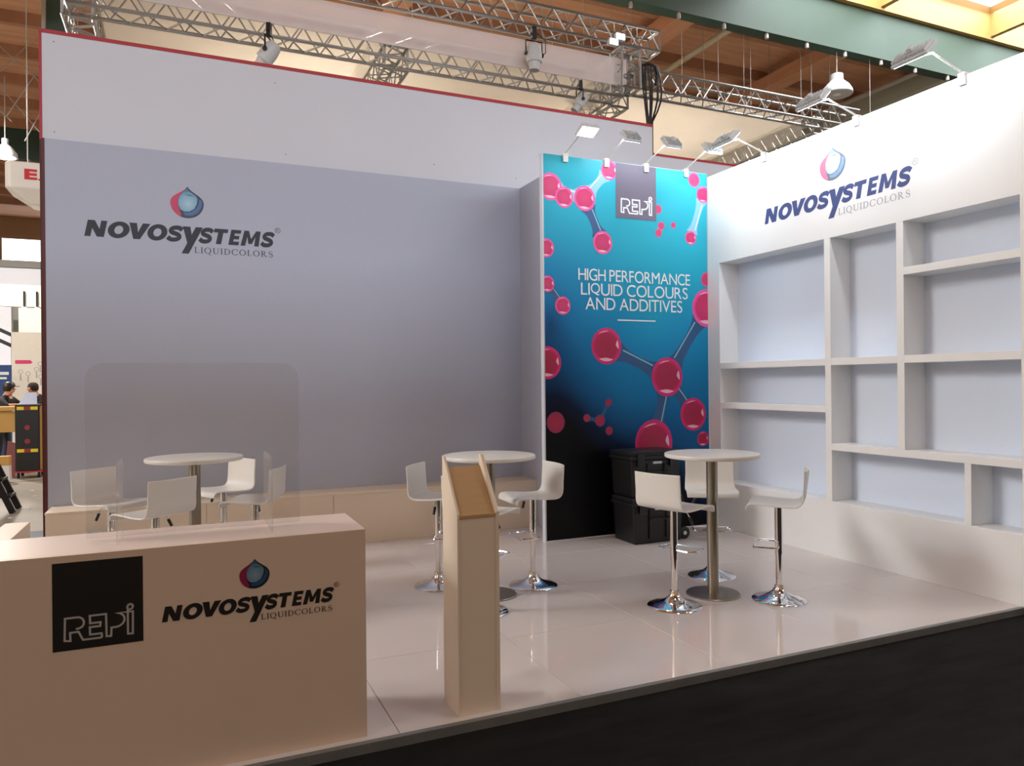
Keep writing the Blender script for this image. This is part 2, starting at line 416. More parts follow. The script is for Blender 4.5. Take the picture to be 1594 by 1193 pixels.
def outline_mark(parent, fn, w, square, ink, hfac, d=.001, stroke=.024):
    flat('emblem_square', [rect(0, w, 0, w*hfac)], fn, d, square, parent)
    pts = [(u*w, v*w) for u, v in REPI]
    flat('outline_lettering', ribbon(pts, w*stroke), fn, d+.0008, ink, parent, 1e-5)

# ------------------------------------------------------------------ large structure
CZ = -.045                                    # carpet and hall floor level; stand floor is 0
XL, XR, YF, YB = -1.12, 5.36, 3.33, 7.9
hallfloor = box('floor_hall', -32, 34, -28, 50, CZ-.1, CZ-.004, concrete); struct(hallfloor, 'grey brown concrete hall floor with scuffs')
carpet = box('carpet', -14, 16, -8, YF-.03, CZ-.003, CZ, carpetm); struct(carpet, 'black aisle carpet along the front of the stand')
floor = box('floor', XL, 5.7, YF, YB+.02, CZ, -.008, grout); struct(floor, 'raised stand floor of glossy white square tiles')
gx = [XL]+[.9+.95*k for k in range(-2, 6)]; gx = [v for v in gx if XL <= v <= 5.66]; gx[-1] = 5.66
gy = [YF+.002, 4.287, 5.243, 6.2, 7.157, YB]
tile_mesh = {}
p0 = world_loc(floor)
for i in range(len(gx)-1):
    for j in range(len(gy)-1):
        w_, h_ = round(gx[i+1]-gx[i]-.003, 3), round(gy[j+1]-gy[j]-.003, 3)
        if (w_, h_) not in tile_mesh:
            b = .0015
            mb = MB(); 
            v = [(-w_/2, -h_/2, -.008), (w_/2, -h_/2, -.008), (w_/2, h_/2, -.008), (-w_/2, h_/2, -.008),
                 (-w_/2, -h_/2, -b), (w_/2, -h_/2, -b), (w_/2, h_/2, -b), (-w_/2, h_/2, -b),
                 (-w_/2+b, -h_/2+b, 0), (w_/2-b, -h_/2+b, 0), (w_/2-b, h_/2-b, 0), (-w_/2+b, h_/2-b, 0)]
            mb.add(v, [(0, 1, 5, 4), (1, 2, 6, 5), (2, 3, 7, 6), (3, 0, 4, 7), (4, 5, 9, 8), (5, 6, 10, 9), (6, 7, 11, 10), (7, 4, 8, 11), (8, 9, 10, 11)])
            o = mb.build('floor_tile', tilemat, floor); tile_mesh[(w_, h_)] = o.data
        else:
            o = shared(tile_mesh[(w_, h_)], 'floor_tile', floor)
        o.location = ((gx[i]+gx[i+1])/2-p0.x, (gy[j]+gy[j+1])/2-p0.y, 0-p0.z)
        pass
edge = box('trim_1', XL, 5.7, YF-.03, YF, CZ-.002, .002, metaledge, bevel=.003); struct(edge, 'metal edge strip along the front of the raised floor')

# stand walls
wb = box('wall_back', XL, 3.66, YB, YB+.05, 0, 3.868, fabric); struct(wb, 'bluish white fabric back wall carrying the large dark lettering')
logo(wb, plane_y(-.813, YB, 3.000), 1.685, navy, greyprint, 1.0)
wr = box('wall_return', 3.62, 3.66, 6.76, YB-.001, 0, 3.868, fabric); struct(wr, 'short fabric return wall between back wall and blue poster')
wn = box('wall_behind', -1.145, 5.52, YB+.06, YB+.16, CZ, 4.85, whitewall); struct(wn, 'taller plain white wall of the stand behind, edged in red')
box('low_panel', 5.521, 7.2, YB+.06, YB+.16, CZ, 4.49, whitewall, wn)
box('red_trim', -1.15, 5.525, YB+.055, YB+.165, 4.85, 4.885, redtrim, wn)
box('red_trim', 5.526, 7.2, YB+.055, YB+.165, 4.49, 4.52, redtrim, wn)
box('red_trim', -1.168, -1.146, YB+.055, YB+.165, 3.87, 4.875, redtrim, wn)
box('dark_trim', -1.168, -1.146, YB+.055, YB+.165, CZ, 3.868, darkred, wn)
box('dark_trim', -1.148, -1.121, YB-.0, YB+.05, 0, 3.868, darkred, wb)
for x, z in ((-1.05, 4.78), (-1.05, 3.95), (.9, 4.7), (2.6, 4.05), (3.6, 4.0), (1.0, 3.98), (4.3, 4.1)):
    MB().lathe([(.005, 0), (.005, .003)], 10).build('screw', blackmetal, wn, loc=Vector((x, YB+.058, z))-world_loc(wn)).rotation_euler = (R(90), 0, 0)

# ------------------------------------------------------------------ hall
def ceiling():
    z0, z1 = 11.3, 11.45
    xs = [-32, -30, -12.5, 12.5, 30, 34]; ys = [-28, -9.7, -4.8, 9.0, 13.9, 50]
    mb = MB()
    for i in range(5):
        for j in range(5):
            if i in (1, 3) and j in (1, 3): continue
            mb.box(xs[i], xs[i+1], ys[j], ys[j+1], z0, z1)
    return mb.build('ceiling', wood)
ceil = ceiling(); struct(ceil, 'brown timber boarded hall roof with beams')
pm = None
for k in range(14):
    y = 16.0+2.25*k
    if y > 49.5: break
    box('purlin', -31.9, 33.9, y-.09, y+.09, 10.98, 11.3, purl, ceil)
for x in (-8.5, -1.5, 4.8, 11.6, 16.8, 22.2):
    box('rafter', x-.28, x+.28, 14.35, 32.3, 10.62, 10.98, raft, ceil)
for y in (-4.7, 14.15, 32.6):
    g = box('trim_2', -31.9, 33.9, y-.16, y+.16, 10.06, 11.3, greenbeam); struct(g, ('green painted roof beam behind the camera', 'deep green painted roof beam below the skylight', 'distant green painted roof beam above the white hanging sign')[int((y+5)//18)])
    g.name = 'trim_green_beam'
    if y > 0:
        for k in range(26):
            x = -9+k*1.3
            MB().lathe([(.045, 0), (.045, .1), (.02, .16)], 8).build('hanger', greyl, g, loc=Vector((x, y-.1, 9.93))-world_loc(g))
for r_, (xa, xb, ya, yb) in enumerate(SKYROWS):
    s_ = thing('window_%d' % (r_+2), None, None, ((xa+xb)/2, (ya+yb)/2, 11.3)); s_['kind'] = 'structure'
    n = 4
    for k in range(n):
        a = xa+(xb-xa)*k/n; b = xa+(xb-xa)*(k+1)/n
        box('pane', a+.06, b-.06, ya, yb, 12.2, 12.23, skypane, s_)
    box('kerb', xa-.1, xb+.1, yb-.04, yb+.12, 11.27, 12.3, palewood, s_); box('kerb', xa-.1, xb+.1, ya-.12, ya+.04, 11.27, 12.3, palewood, s_)
    box('kerb', xa-.12, xa+.04, ya+.041, yb-.041, 11.27, 12.3, palewood, s_); box('kerb', xb-.04, xb+.12, ya+.041, yb-.041, 11.27, 12.3, palewood, s_)
    for k in range(1, n):
        a = xa+(xb-xa)*k/n; box('cross_beam', a-.08, a+.08, ya, yb, 11.35, 12.2, palewood, s_)
    for yy in (ya+(yb-ya)*.33, ya+(yb-ya)*.66):
        box('glazing_bar', xa, xb, yy-.03, yy+.03, 12.08, 12.2, palewood, s_)
for nme, a in (('wall_left', (-32.2, -32, -28, 50)), ('wall_right', (34, 34.2, -28, 50)), ):
    struct(box(nme, a[0], a[1], a[2], a[3], CZ, 11.4, hallwall))
rw = box('wall_rear', -32, 34, -28.2, -28, CZ, 8.8, hallwall); struct(rw)
box('upper_panel', -32, 34, -28.2, -28, 11.0, 11.4, hallwall, rw); box('window_post', -32, -25.5, -28.2, -28, 8.81, 10.99, hallwall, rw); box('window_post', 27.5, 34, -28.2, -28, 8.81, 10.99, hallwall, rw)
struct(box('window_6', -25.5, 27.5, -28.15, -28.1, 8.8, 11.0, skypane))  # added glowing window, out of view, goes with the front fill light
# added wall, unseen behind the camera, shades the counter and lower back wall
op = box('wall_light_block', -12, 14, -8.2, -8.0, CZ, 5.6, mat('warm bounce wall', (206, 176, 140), .6)); struct(op)
# end wall with clerestory window
ew = MB()
ewo = box('wall_far', -32, 34, 50, 50.2, CZ, 8.75, hallwall); struct(ewo, 'far timber end wall of the hall')
box('upper_panel', -32, 34, 50, 50.2, 10.05, 11.4, hallwall, ewo)
box('window_post', -9.9, -9.2, 50, 50.2, 8.75, 10.05, hallwall, ewo)
for x0, x1 in ((-32, -9.9), (-9.2, 34)):
    wdw = box('window_1', x0, x1, 50.05, 50.1, 8.75, 10.05, skypane); struct(wdw, 'bright clerestory window high in the end wall')

# ------------------------------------------------------------------ display shelving wall on the right
ZT, ZO, ZB = 3.865, 2.885, .505
sh = thing('display_shelving', 'tall white built-in display wall with open recessed shelf bays', 'shelving', (XR, 5.0, 0))
XD = XR+.25
box('fascia', XR, XR+.32, 3.24, 6.685, ZO, ZT, shelfwhite, sh)
box('plinth', XR, XR+.32, 3.24, 6.685, 0, ZB, shelfwhite, sh, .002)
box('end_upright', XR, XR+.32, 6.5, 6.685, ZB, ZO, shelfwhite, sh)
box('end_upright', XR, XR+.32, 3.24, 3.315, ZB, ZO, shelfwhite, sh)
for y0, y1, z0, z1 in ((4.986, 5.053, ZB, ZO), (4.238, 4.304, 1.026, ZO), (3.686, 3.738, ZB, .965)):
    box('upright', XR+.001, XD, y0, y1, z0, z1, shelfwhite, sh, .002)
for y0, y1, z0, z1 in ((5.053, 6.5, 1.733, 1.795), (4.304, 4.986, 1.733, 1.795), (3.315, 4.238, 1.733, 1.795), (5.053, 6.5, 1.304, 1.366), (3.315, 4.238, 2.448, 2.508), (3.315, 4.986, .965, 1.026)):
    box('shelf', XR+.0015, XD, y0, y1, z0, z1, shelfwhite, sh, .002)
for y0, y1, z0, z1 in ((5.02, 6.5, ZB, ZO), (4.27, 5.02, .99, ZO), (3.315, 4.27, .99, ZO), (3.71, 5.02, ZB, .99), (3.315, 3.71, ZB, .99)):
    box('back_panel', XD, XD+.02, y0, y1, z0, z1, backfab, sh)
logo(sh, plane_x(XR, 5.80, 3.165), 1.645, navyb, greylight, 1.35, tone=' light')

# ------------------------------------------------------------------ poster panel
PX0, PX1, PY, PZ = 3.315, 5.355, 6.69, 3.905
po = thing('poster_panel', 'tall teal to black poster with glossy pink molecule balls and white slogan', 'poster', ((PX0+PX1)/2, PY, 0))
box('board', PX0, PX1, PY, PY+.06, 0, PZ, whitewall, po)
def poster_mat():
    M = bpy.data.materials.new('poster print'); M.use_nodes = True; N = M.node_tree.nodes; L = M.node_tree.links
    B = N['Principled BSDF']; B.inputs['Roughness'].default_value = .42; B.inputs['Specular IOR Level'].default_value = .2
    tc = N.new('ShaderNodeTexCoord'); sp = N.new('ShaderNodeSeparateXYZ'); L.new(tc.outputs['Object'], sp.inputs[0])
    def math_(op, a, b=None):
        n = N.new('ShaderNodeMath'); n.operation = op
        for i, q in enumerate((a, b)):
            if q is None: continue
            if isinstance(q, (int, float)): n.inputs[i].default_value = q
            else: L.new(q, n.inputs[i])
        return n.outputs[0]
    t = math_('ADD', math_('DIVIDE', sp.outputs[2], PZ), math_('MULTIPLY', sp.outputs[0], .075))
    def blob(cx, cz, rad, amt):
        mp = N.new('ShaderNodeMapping'); mp.vector_type = 'TEXTURE'
        mp.inputs['Location'].default_value = (cx-(PX0+PX1)/2, 0, cz); mp.inputs['Scale'].default_value = (rad, rad, rad*1.5)
        L.new(tc.outputs['Object'], mp.inputs[0]); g = N.new('ShaderNodeTexGradient'); g.gradient_type = 'QUADRATIC_SPHERE'
        L.new(mp.outputs[0], g.inputs[0]); return math_('MULTIPLY', g.outputs['Fac'], amt)
    t = math_('ADD', t, blob(3.4, 2.2, .65, -.2)); t = math_('ADD', t, blob(3.5, 1.2, .9, -.10)); t = math_('ADD', t, blob(4.6, 2.3, 1.0, .10))
    t = math_('ADD', t, blob(5.3, .3, 1.0, .12)); t = math_('ADD', t, blob(4.3, 1.6, .8, .05))
    cr = N.new('ShaderNodeValToRGB'); L.new(t, cr.inputs[0]); e = cr.color_ramp.elements
    stops = [(.0, (4, 5, 8)), (.17, (4, 6, 10)), (.235, (6, 26, 56)), (.31, (12, 82, 134)), (.43, (18, 116, 170)), (.60, (24, 138, 188)), (.8, (38, 166, 192)), (1.0, (46, 174, 190))]
    e[0].position = 0; e[0].color = (*srgb(stops[0][1]), 1); e[1].position = 1; e[1].color = (*srgb(stops[-1][1]), 1)
    for p, c in stops[1:-1]:
        q = e.new(p); q.color = (*srgb(c), 1)
    L.new(cr.outputs[0], B.inputs['Base Color']); return M
pf = plane_y(0, PY, 0)
flat('print', [rect(PX0+.014, PX1-.002, .012, PZ-.004)], pf, .0008, poster_mat(), po)
def clip(poly, lo, hi):
    for k, s_ in ((lo, 1), (hi, -1)):
        out = []
        for i in range(len(poly)):
            a = poly[i]; b = poly[(i+1) % len(poly)]; da = (a[0]-k)*s_; db = (b[0]-k)*s_
            if da >= 0: out.append(a)
            if da*db < 0:
                t = da/(da-db); out.append((a[0]+(b[0]-a[0])*t, a[1]+(b[1]-a[1])*t))
        poly = out
        if len(poly) < 3: return None
    return poly
LO, HI = PX0+.014, PX1-.002
BALLS = [(3.406,3.574,0.135),(3.562,3.481,0.105),(3.800,3.490,0.127),(4.095,3.81,0.100),(4.009,3.049,0.117),(3.352,2.953,0.093),(3.363,2.593,0.080),(3.535,2.379,0.090),(5.18,3.82,0.080),(5.30,3.668,0.090),(5.13,3.178,0.075),(4.706,3.200,0.045),(4.740,3.278,0.045),(4.90,3.299,0.034),(5.34,2.728,0.080),(5.34,2.412,0.205),(4.043,1.975,0.185),(4.80,1.650,0.205),(5.14,1.237,0.175),(4.62,0.941,0.245),(5.27,0.962,0.080),(3.354,1.800,0.160),(3.442,1.198,0.105),(4.060,1.386,0.040),(3.798,1.233,0.040),(3.958,1.202,0.060),(4.065,1.092,0.045),(4.701,3.455,0.050)]
stickm = mat('molecule stick print', (46, 92, 142), .45, noise=.15, nscale=30)
stickl = mat('molecule stick light print', (140, 196, 220), .45, noise=.1, nscale=30)
shine = mat('molecule shine print', (244, 190, 212), .4, noise=.05)
PXC = (PX0+PX1)/2
STICKS = [(0, 2, .045, 1), (2, 3, .045, 1), (2, 4, .05, 0), (9, 10, .04, 1), (6, 7, .035, 0), (16, 17, .06, 0), (17, 15, .06, 0), (17, 18, .055, 0), (17, 19, .06, 0), (24, 25, .02, 0), (25, 23, .016, 0)]
for a, b, w, lt in STICKS:
    A = Vector(BALLS[a][:2]); B_ = Vector(BALLS[b][:2]); t = (B_-A).normalized(); q = Vector((-t.y, t.x))
    P1, P2 = A+t*BALLS[a][2]*.8, B_-t*BALLS[b][2]*.8
    strip = []
    n = 8
    for side in (1, -1):
        rng = range(n+1) if side == 1 else range(n, -1, -1)
        for i in rng:
            f = i/n; ww = w*(1+.9*(abs(f-.5)*2)**3); p = P1+(P2-P1)*f+q*ww*side; strip.append((p.x, p.y))
    c_ = clip(strip, LO, HI)
    if c_: flat('molecule_stick', [c_], pf, .0014, stickl if lt else stickm, po)
    ed = [(P1+(P2-P1)*f+q*w*.8) for f in (.1, .5, .9)]
    ed2 = [(p-q*w*.25) for p in ed[::-1]]
    c_ = clip([tuple(p) for p in ed+ed2], LO, HI)
    if c_ and a not in (24, 25): flat('stick_shine', [c_], pf, .0017, stickl if not lt else whitep, po)
for i, (x, z, r) in enumerate(BALLS):
    blur = i in (8, 11, 12, 13, 22, 23, 24, 25, 26, 27, 14)
    poly = clip([(x+r*.97*math.cos(2*math.pi*k/40), z+r*1.03*math.sin(2*math.pi*k/40)) for k in range(40)], LO, HI)
    if not poly: continue
    hot = z > 2.2
    cols = ((206, 52, 110), (198, 38, 100), (232, 84, 158)) if hot else ((160, 26, 66), (176, 20, 74), (214, 30, 112))
    if blur: cols = ((196, 52, 104), (196, 52, 106), (206, 92, 140)) if hot else ((170, 36, 70), (168, 36, 74), (140, 42, 92))
    d = .0020+.00035*(i % 5)
    bm_ = radial_mat('ball print %d' % i, (x-PXC, 0, z), r, *cols)
    flat('molecule_ball', [poly], pf, d, bm_, po)
    if not blur and r > .07:
        def cres(a0, a1, ro, ri):
            P = [(x+r*ro*math.cos(R(a0+(a1-a0)*k/10)), z+r*ro*math.sin(R(a0+(a1-a0)*k/10))) for k in range(11)]
            P += [(x+r*(ri+(ro-ri)*(abs(k-5)/5)**2)*math.cos(R(a1-(a1-a0)*k/10)), z+r*(ri+(ro-ri)*(abs(k-5)/5)**2)*math.sin(R(a1-(a1-a0)*k/10))) for k in range(11)]
            return clip(P, LO, HI)
        ps = [p for p in (cres(235, 300, .86, .66), cres(78, 128, .86, .80), cres(-12, 26, .80, .62)) if p]
        for p in ps: flat('ball_shine', [p], pf, d+.0003, shine, po)
flat('slogan', text_line('HIGH PERFORMANCE', 3.716, 5.115, 2.650, .120) + text_line('LIQUID COLOURS', 3.745, 5.08, 2.500, .122) + text_line('AND ADDITIVES', 3.796, 5.005, 2.350, .126), pf, .0042, whitep, po)
flat('rule', [rect(4.179, 4.655, 2.243, 2.256)], pf, .0042, whitep, po)
outline_mark(po, plane_y(4.172, PY, 3.325), .505, greysq, whitep, (PZ-.006-3.325)/.505, d=.0044, stroke=.03)

# ------------------------------------------------------------------ low bench along the back wall
be = thing('low_bench', 'long low cream bench box running along the bluish back wall', 'bench', (1.2, 7.7, 0))
for a, b in ((-1.085, .2), (.203, 1.37), (1.373, 2.5), (2.503, 3.618)):
    box('front_panel', a, b, 7.5, 7.53, 0, .495, creamwood, be, .002)
box('top_board', -1.09, 3.618, 7.495, 7.898, .495, .515, creamwood, be, .002)
box('end_panel', -1.09, -1.06, 7.53, 7.898, 0, .495, creamwood, be)
pd = MB().lathe([(.075, 0), (.085, .012), (.07, .03), (.03, .04), (0, .042)], 20).build('cable_cover', plastic, None, loc=(2.28, 7.76, .515))
tag(pd, 'small round white lump lying on the long low bench', 'cover')

# ------------------------------------------------------------------ reception counter
ct = thing('reception_counter', 'cream reception counter with black square emblem and dark lettering on its front', 'counter', (0, 3.6, 0))
box('front_panel', -.79, .757, 3.37, 3.40, 0, .942, countermat, ct, .001)
box('side_panel', .727, .757, 3.401, 3.835, 0, .915, countermat, ct)
box('worktop', -.79, .758, 3.4005, 3.836, .9155, .942, countertop, ct, .001)
box('side_arm', -.79, -.685, 3.837, 4.30, 0, .942, countermat, ct, .002)
box('inner_shelf', -.70, .72, 3.42, 3.8, .45, .47, countermat, ct)
outline_mark(ct, plane_y(-.467, 3.37, .57), .316, blackp, greyl, .344/.316)
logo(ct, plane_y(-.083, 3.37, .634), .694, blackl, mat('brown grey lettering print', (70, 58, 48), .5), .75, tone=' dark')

# acrylic screen on the counter
glassm = bpy.data.materials.new('clear acrylic'); glassm.use_nodes = True
N = glassm.node_tree.nodes; L = glassm.node_tree.links
g = N['Principled BSDF']; g.inputs['Base Color'].default_value = (.93, .92, .91, 1); g.inputs['Roughness'].default_value = .02
g.inputs['Transmission Weight'].default_value = 1; g.inputs['IOR'].default_value = 1.25
sc_ = thing('acrylic_screen', 'clear acrylic hygiene screen with rounded corners standing on the counter', 'screen', (.06, 3.65, .942))
def rrect(x0, x1, z0, z1, r, corners=(1, 1, 0, 0), n=8):
    P = []
    for (cx, cz, a), on in zip(((x1-r, z1-r, 0), (x0+r, z1-r, 90), (x0+r, z0+r, 180), (x1-r, z0+r, 270)), corners):
        if on:
            P += [(cx+r*math.cos(R(a+90*k/n)), cz+r*math.sin(R(a+90*k/n))) for k in range(n+1)]
        else:
            P.append({0: (x1, z1), 90: (x0, z1), 180: (x0, z0), 270: (x1, z0)}[a])
    return P
MB().prism(rrect(-.438, .445, .012, .762, .075), lambda u, v, d: (u, d, v), -.0025, .0025).build('pane', glassm, sc_)
for x in (-.31, .305):
    MB().prism(rrect(-.17, .185, .001, .34, .05), lambda u, v, d: (x+d, u, v), -.003, .003).build('foot', mat('pale acrylic', (236, 230, 222), .1, noise=0, alpha=.12), sc_)

# ------------------------------------------------------------------ brochure stand in front
bs = thing('brochure_stand', 'narrow cream wooden brochure stand with slanted tan tray', 'stand', (1.31, 3.47, 0))
BX0, BX1, BY0, BY1 = 1.198, 1.415, 3.366, 3.585
def side(x, t):
    P = [(BY0, 0), (BY1, 0), (BY1, 1.237), (BY1-.02, 1.237), (BY0, .972)]
    p0 = world_loc(bs)
    return MB().prism(P, lambda u, v, d: (x+d-p0.x, u-p0.y, v), 0, t).build('side_panel', creamwood, bs, .0015)
side(BX0, .012); side(BX1-.018, .018)
box('front_panel', BX0+.012, BX1-.018, BY0+.004, BY0+.02, 0, .948, creamwood, bs)
box('back_panel', BX0+.012, BX1-.018, BY1-.014, BY1, 0, 1.176, rawboard, bs)
MB().prism([(BY0+.006, .935), (BY1-.015, 1.165), (BY1-.015, 1.180), (BY0+.006, .950)], lambda u, v, d: (d-1.31, u-3.47, v), BX0+.0125, BX1-.0185).build('tray', rawboard, bs)
MB().box(BX0+.0125-1.31, BX1-.0185-1.31, BY0+.001-3.47, BY0+.016-3.47, .950, .964).build('lip', rawboard, bs)

# ------------------------------------------------------------------ bar tables
def bar_table(label):
    t = thing('bar_table', label, 'table', (0, 0, 0), group='round bar tables')
    MB().lathe([(.335, 1.028), (.346, 1.031), (.35, 1.037), (.35, 1.053), (.347, 1.058), (.34, 1.06), (0, 1.06)], 64).build('table_top', plastic, t)
    MB().lathe([(.042, .012), (.042, 1.028)], 32).build('pole', steel, t)
    MB().lathe([(.2, 0), (.2, .006), (.195, .011), (0, .012)], 48).build('base_plate', steel, t)
    return t
tb = bar_table('white round bar table standing nearest the shelving wall'); tb.location = (3.636, 4.513, 0)
copy_tree(tb, (2.12, 5.225, 0), .4, 'white round bar table partly hidden behind the brochure stand')
copy_tree(tb, (.085, 6.2, 0), .9, 'white round bar table seen through the acrylic screen')

# ------------------------------------------------------------------ bar stools (front of the seat is +y)
def stool(label):
    t = thing('bar_stool', label, 'stool', (0, 0, 0), group='white bar stools around the tables')
    prof = [(.213, .672), (.212, .692), (.2, .708), (.17, .716), (.1, .713), (.02, .707), (-.06, .705), (-.115, .709), (-.150, .722), (-.172, .747), (-.182, .785), (-.188, .83), (-.197, .90), (-.204, .962)]
    Q = []
    for i in range(len(prof)-1):
        p0_, p1_, p2_, p3_ = prof[max(0, i-1)], prof[i], prof[i+1], prof[min(len(prof)-1, i+2)]
        for k in range(3):
            t_ = k/3; Q.append(tuple(.5*(2*p1_[c]+(p2_[c]-p0_[c])*t_+(2*p0_[c]-5*p1_[c]+4*p2_[c]-p3_[c])*t_*t_+(3*p1_[c]-p0_[c]-3*p2_[c]+p3_[c])*t_**3) for c in (0, 1)))
    prof = Q+[prof[-1]]
    nx = 16; v = []; f = []
    for j, (y, z) in enumerate(prof):
        s = j/(len(prof)-1)
        hw = .196+.010*math.sin(math.pi*min(1, s*1.2))
        for i in range(nx+1):
            q = -1+2*i/nx
            dip = .010*q*q*max(0, math.sin(math.pi*min(1, s*1.6)))
            wrap = .028*q*q*max(0, (s-.5)*2) 
            crn = 0
            v.append((q*hw, y+wrap, z+dip-crn))
    for j in range(len(prof)-1):
        for i in range(nx):
            a = j*(nx+1)+i; f.append((a, a+1, a+nx+2, a+nx+1))
    o = MB().add(v, f, True).build('seat_shell', plastic, t)
    md = o.modifiers.new('thick', 'SOLIDIFY'); md.thickness = .011; md.offset = 1
    md = o.modifiers.new('edge', 'BEVEL'); md.width = .004; md.segments = 2; md.limit_method = 'ANGLE'
    MB().lathe([(.075, .690), (.075, .698), (.03, .702)], 20).build('mount_plate', blackmetal, t)
    MB().lathe([(.027, .335), (.027, .694)], 24).build('sleeve', chrome, t)
    MB().lathe([(.0225, .07), (.0225, .335)], 24).build('column', chrome, t)
    MB().lathe([(.192, 0), (.192, .006), (.186, .012), (.150, .021), (.105, .034), (.070, .050), (.046, .070), (.034, .092), (.031, .112), (.0, .113)], 48).build('base', chrome, t)
    P = []
    for cx, cy, a in ((.145, .165, 0), (-.145, .165, 90), (-.145, .0, 180), (.145, .0, 270)):
        sx, sy = (1, 1) if a == 0 else (-1, 1) if a == 90 else (-1, -1) if a == 180 else (1, -1)
        for k in range(5):
            q = R(a+90*k/4); P.append((cx-sx*.03+.03*math.cos(q), cy-sy*.03+.03*math.sin(q), .40))
    MB().tube(P, .008, 8, closed=True).build('footrest', chrome, t)
    lv = MB().tube([(.045, .02, .69), (.10, .02, .675), (.125, .02, .64)], .005, 8).build('lever', chrome, t)
    MB().tube([(.122, .02, .645), (.150, .02, .595)], .011, 10).build('grip', blackpl, lv)
    return t
st = stool('white bar stool with its rounded back turned to the front edge, near table by shelving')
def put(o, x, y, az): o.location = (x, y, 0); o.rotation_euler = (0, 0, -R(az))
put(st, 3.193, 4.387, 74)
for x, y, az, lab in ((3.963, 4.933, 215, 'white bar stool behind the right hand table pole, facing forward'),
                      (3.97, 4.186, -44, 'white bar stool seen from the side, closest to the open shelves'),
                      (1.841, 5.621, 128, 'white bar stool whose back shows beside the left of the brochure stand'),
                      (2.52, 5.312, -88, 'white bar stool standing in front of the black end of the poster'),
                      (1.90, 4.86, 58, 'white bar stool almost wholly hidden behind the brochure stand'),
                      (-.505, 6.5, 136, 'white bar stool beside the outer end of the counter screen, seen through acrylic'),
                      (-.178, 5.80, -40, 'white bar stool with its back turned in front of the table behind the screen'),
                      (.32, 6.86, -120, 'white bar stool just right of the table pole behind the screen'),
                      (.514, 6.13, -66, 'white bar stool seen edge-on near the right end of the acrylic screen')):
    copy_tree(st, (x, y, 0), -R(az), lab)

# ------------------------------------------------------------------ black tool cases by the poster
def tool_case(label, loc, wheels):
    t = thing('tool_case', label, 'case', loc, group='stacked black plastic cases')
    v = []; 
    for z, k in ((.0, .94), (.03, .955), (.37, 1.0)):
        for x, y in ((-.29, -.19), (.29, -.19), (.29, .19), (-.29, .19)): v.append((x*k, y*k, z))
    f = [(3, 2, 1, 0)]
    for a in (0, 4):
        for i in range(4): f.append((a+i, a+(i+1) % 4, a+4+(i+1) % 4, a+4+i))
    f.append((8, 9, 10, 11))
    MB().add(v, f).build('body', blackpl, t, .012, 3)
    MB().box(-.31, .31, -.205, .205, .37, .405).box(-.302, .302, -.198, .198, .405, .455).build('lid', blackpl, t, .01, 3)
    for x in (-.19, .19):
        MB().box(x-.04, x+.04, -.217, -.204, .30, .43).build('latch', blackmetal, t, .004)
    for x in (-.1, .1): MB().box(x-.012, x+.012, -.2, -.186, .05, .33).build('rib', blackpl, t, .003)
    MB().box(-.05, .05, -.215, -.2, .33, .352).build('label_plate', greyhousing, t)
    MB().tube([(-.11, -.203, .25), (-.11, -.232, .245), (.11, -.232, .245), (.11, -.203, .25)], .010, 8).build('handle', blackpl, t)
    if wheels:
        for y in (-.15, .15):
            w = MB().lathe([(.0, -.02), (.05, -.02), (.062, -.014), (.062, .014), (.05, .02), (0, .02)], 24).build('wheel', blackpl, t)
            w.location = (.335, y, .064); w.rotation_euler = (R(90), 0, 0)
            h = MB().lathe([(.02, -.024), (.02, .024)], 12).build('hub', greyhousing, w)
        MB().bar((.28, 0, .064), (.335, 0, .064), .3, .04).build('axle_block', blackpl, t)
    return t
tool_case('black wheeled tool case standing on the tiles, lower of the stack', (4.315, 6.37, 0), True)
tool_case('black tool case on top of the wheeled case, lid level with table', (4.305, 6.385, .457), False)
fb = MB().prism([(-.1, 0), (.09, 0), (.115, .2), (-.075, .225)], lambda u, v, d: (u, d+v*.12, v), 0, .02)
o = fb.build('white_board', fabric, None, loc=(-.68, 7.38, 0)); o.scale = (1.0, 1, 1.55)
tag(o, 'small pale lavender board leaning against the low bench', 'board')

# ------------------------------------------------------------------ arm floodlights on the stand walls
def arm_lamp(label, loc, rz, power, tilt=-38, off=.10, headw=.24, roll=0):
    """outward direction is local -y; the clamp sits on the wall top"""
    t = thing('arm_floodlight', label, 'lamp', loc, rz, 'arm floodlights clamped to the stand walls')
    MB().box(-.028, .028, -.026, -.0045, -.07, .0).box(-.028, .028, -.026, .03, .001, .022).build('clamp', plastic, t, .004)
    MB().tube([(0, 0, .02), (0, -.05, .035), (0, -.33, .115)], .008, 8).build('arm', plastic, t)
    e = bpy.data.objects.new('head', None)
    M = Matrix.Translation((off, -.385, .13)) @ Matrix.Rotation(R(roll), 4, 'Z') @ Matrix.Rotation(R(tilt), 4, 'X')
    hd = MB().box(-headw/2, headw/2, -.075, .075, -.004, .022).build('lamp_head', greyhousing, t, .006)
    hd.matrix_local = M
    for k in range(9):
        x = -headw/2+.015+k*(headw-.03)/8
        MB().box(x-.003, x+.003, -.065, .065, .0225, .045).build('fin', greyhousing, hd)
    MB().box(-.02, .02, -.02, .02, .0455, .075).build('driver_box', greyhousing, hd, .003)
    MB().box(-headw/2+.012, headw/2-.012, -.064, .064, -.0075, -.0045).build('led_face', ledface, hd)
    MB().bar((0, -.33, .115), (off, -.385, .125), .012).build('bracket', plastic, t)
    l = bpy.data.lights.new('flood', 'AREA'); l.energy = power; l.color = LED; l.shape = 'RECTANGLE'; l.size = headw*.9; l.size_y = .12
    o = bpy.data.objects.new('flood_light', l); COL.objects.link(o); o.parent = t
    o.matrix_local = M @ Matrix.Translation((0, 0, -.02))
    return t
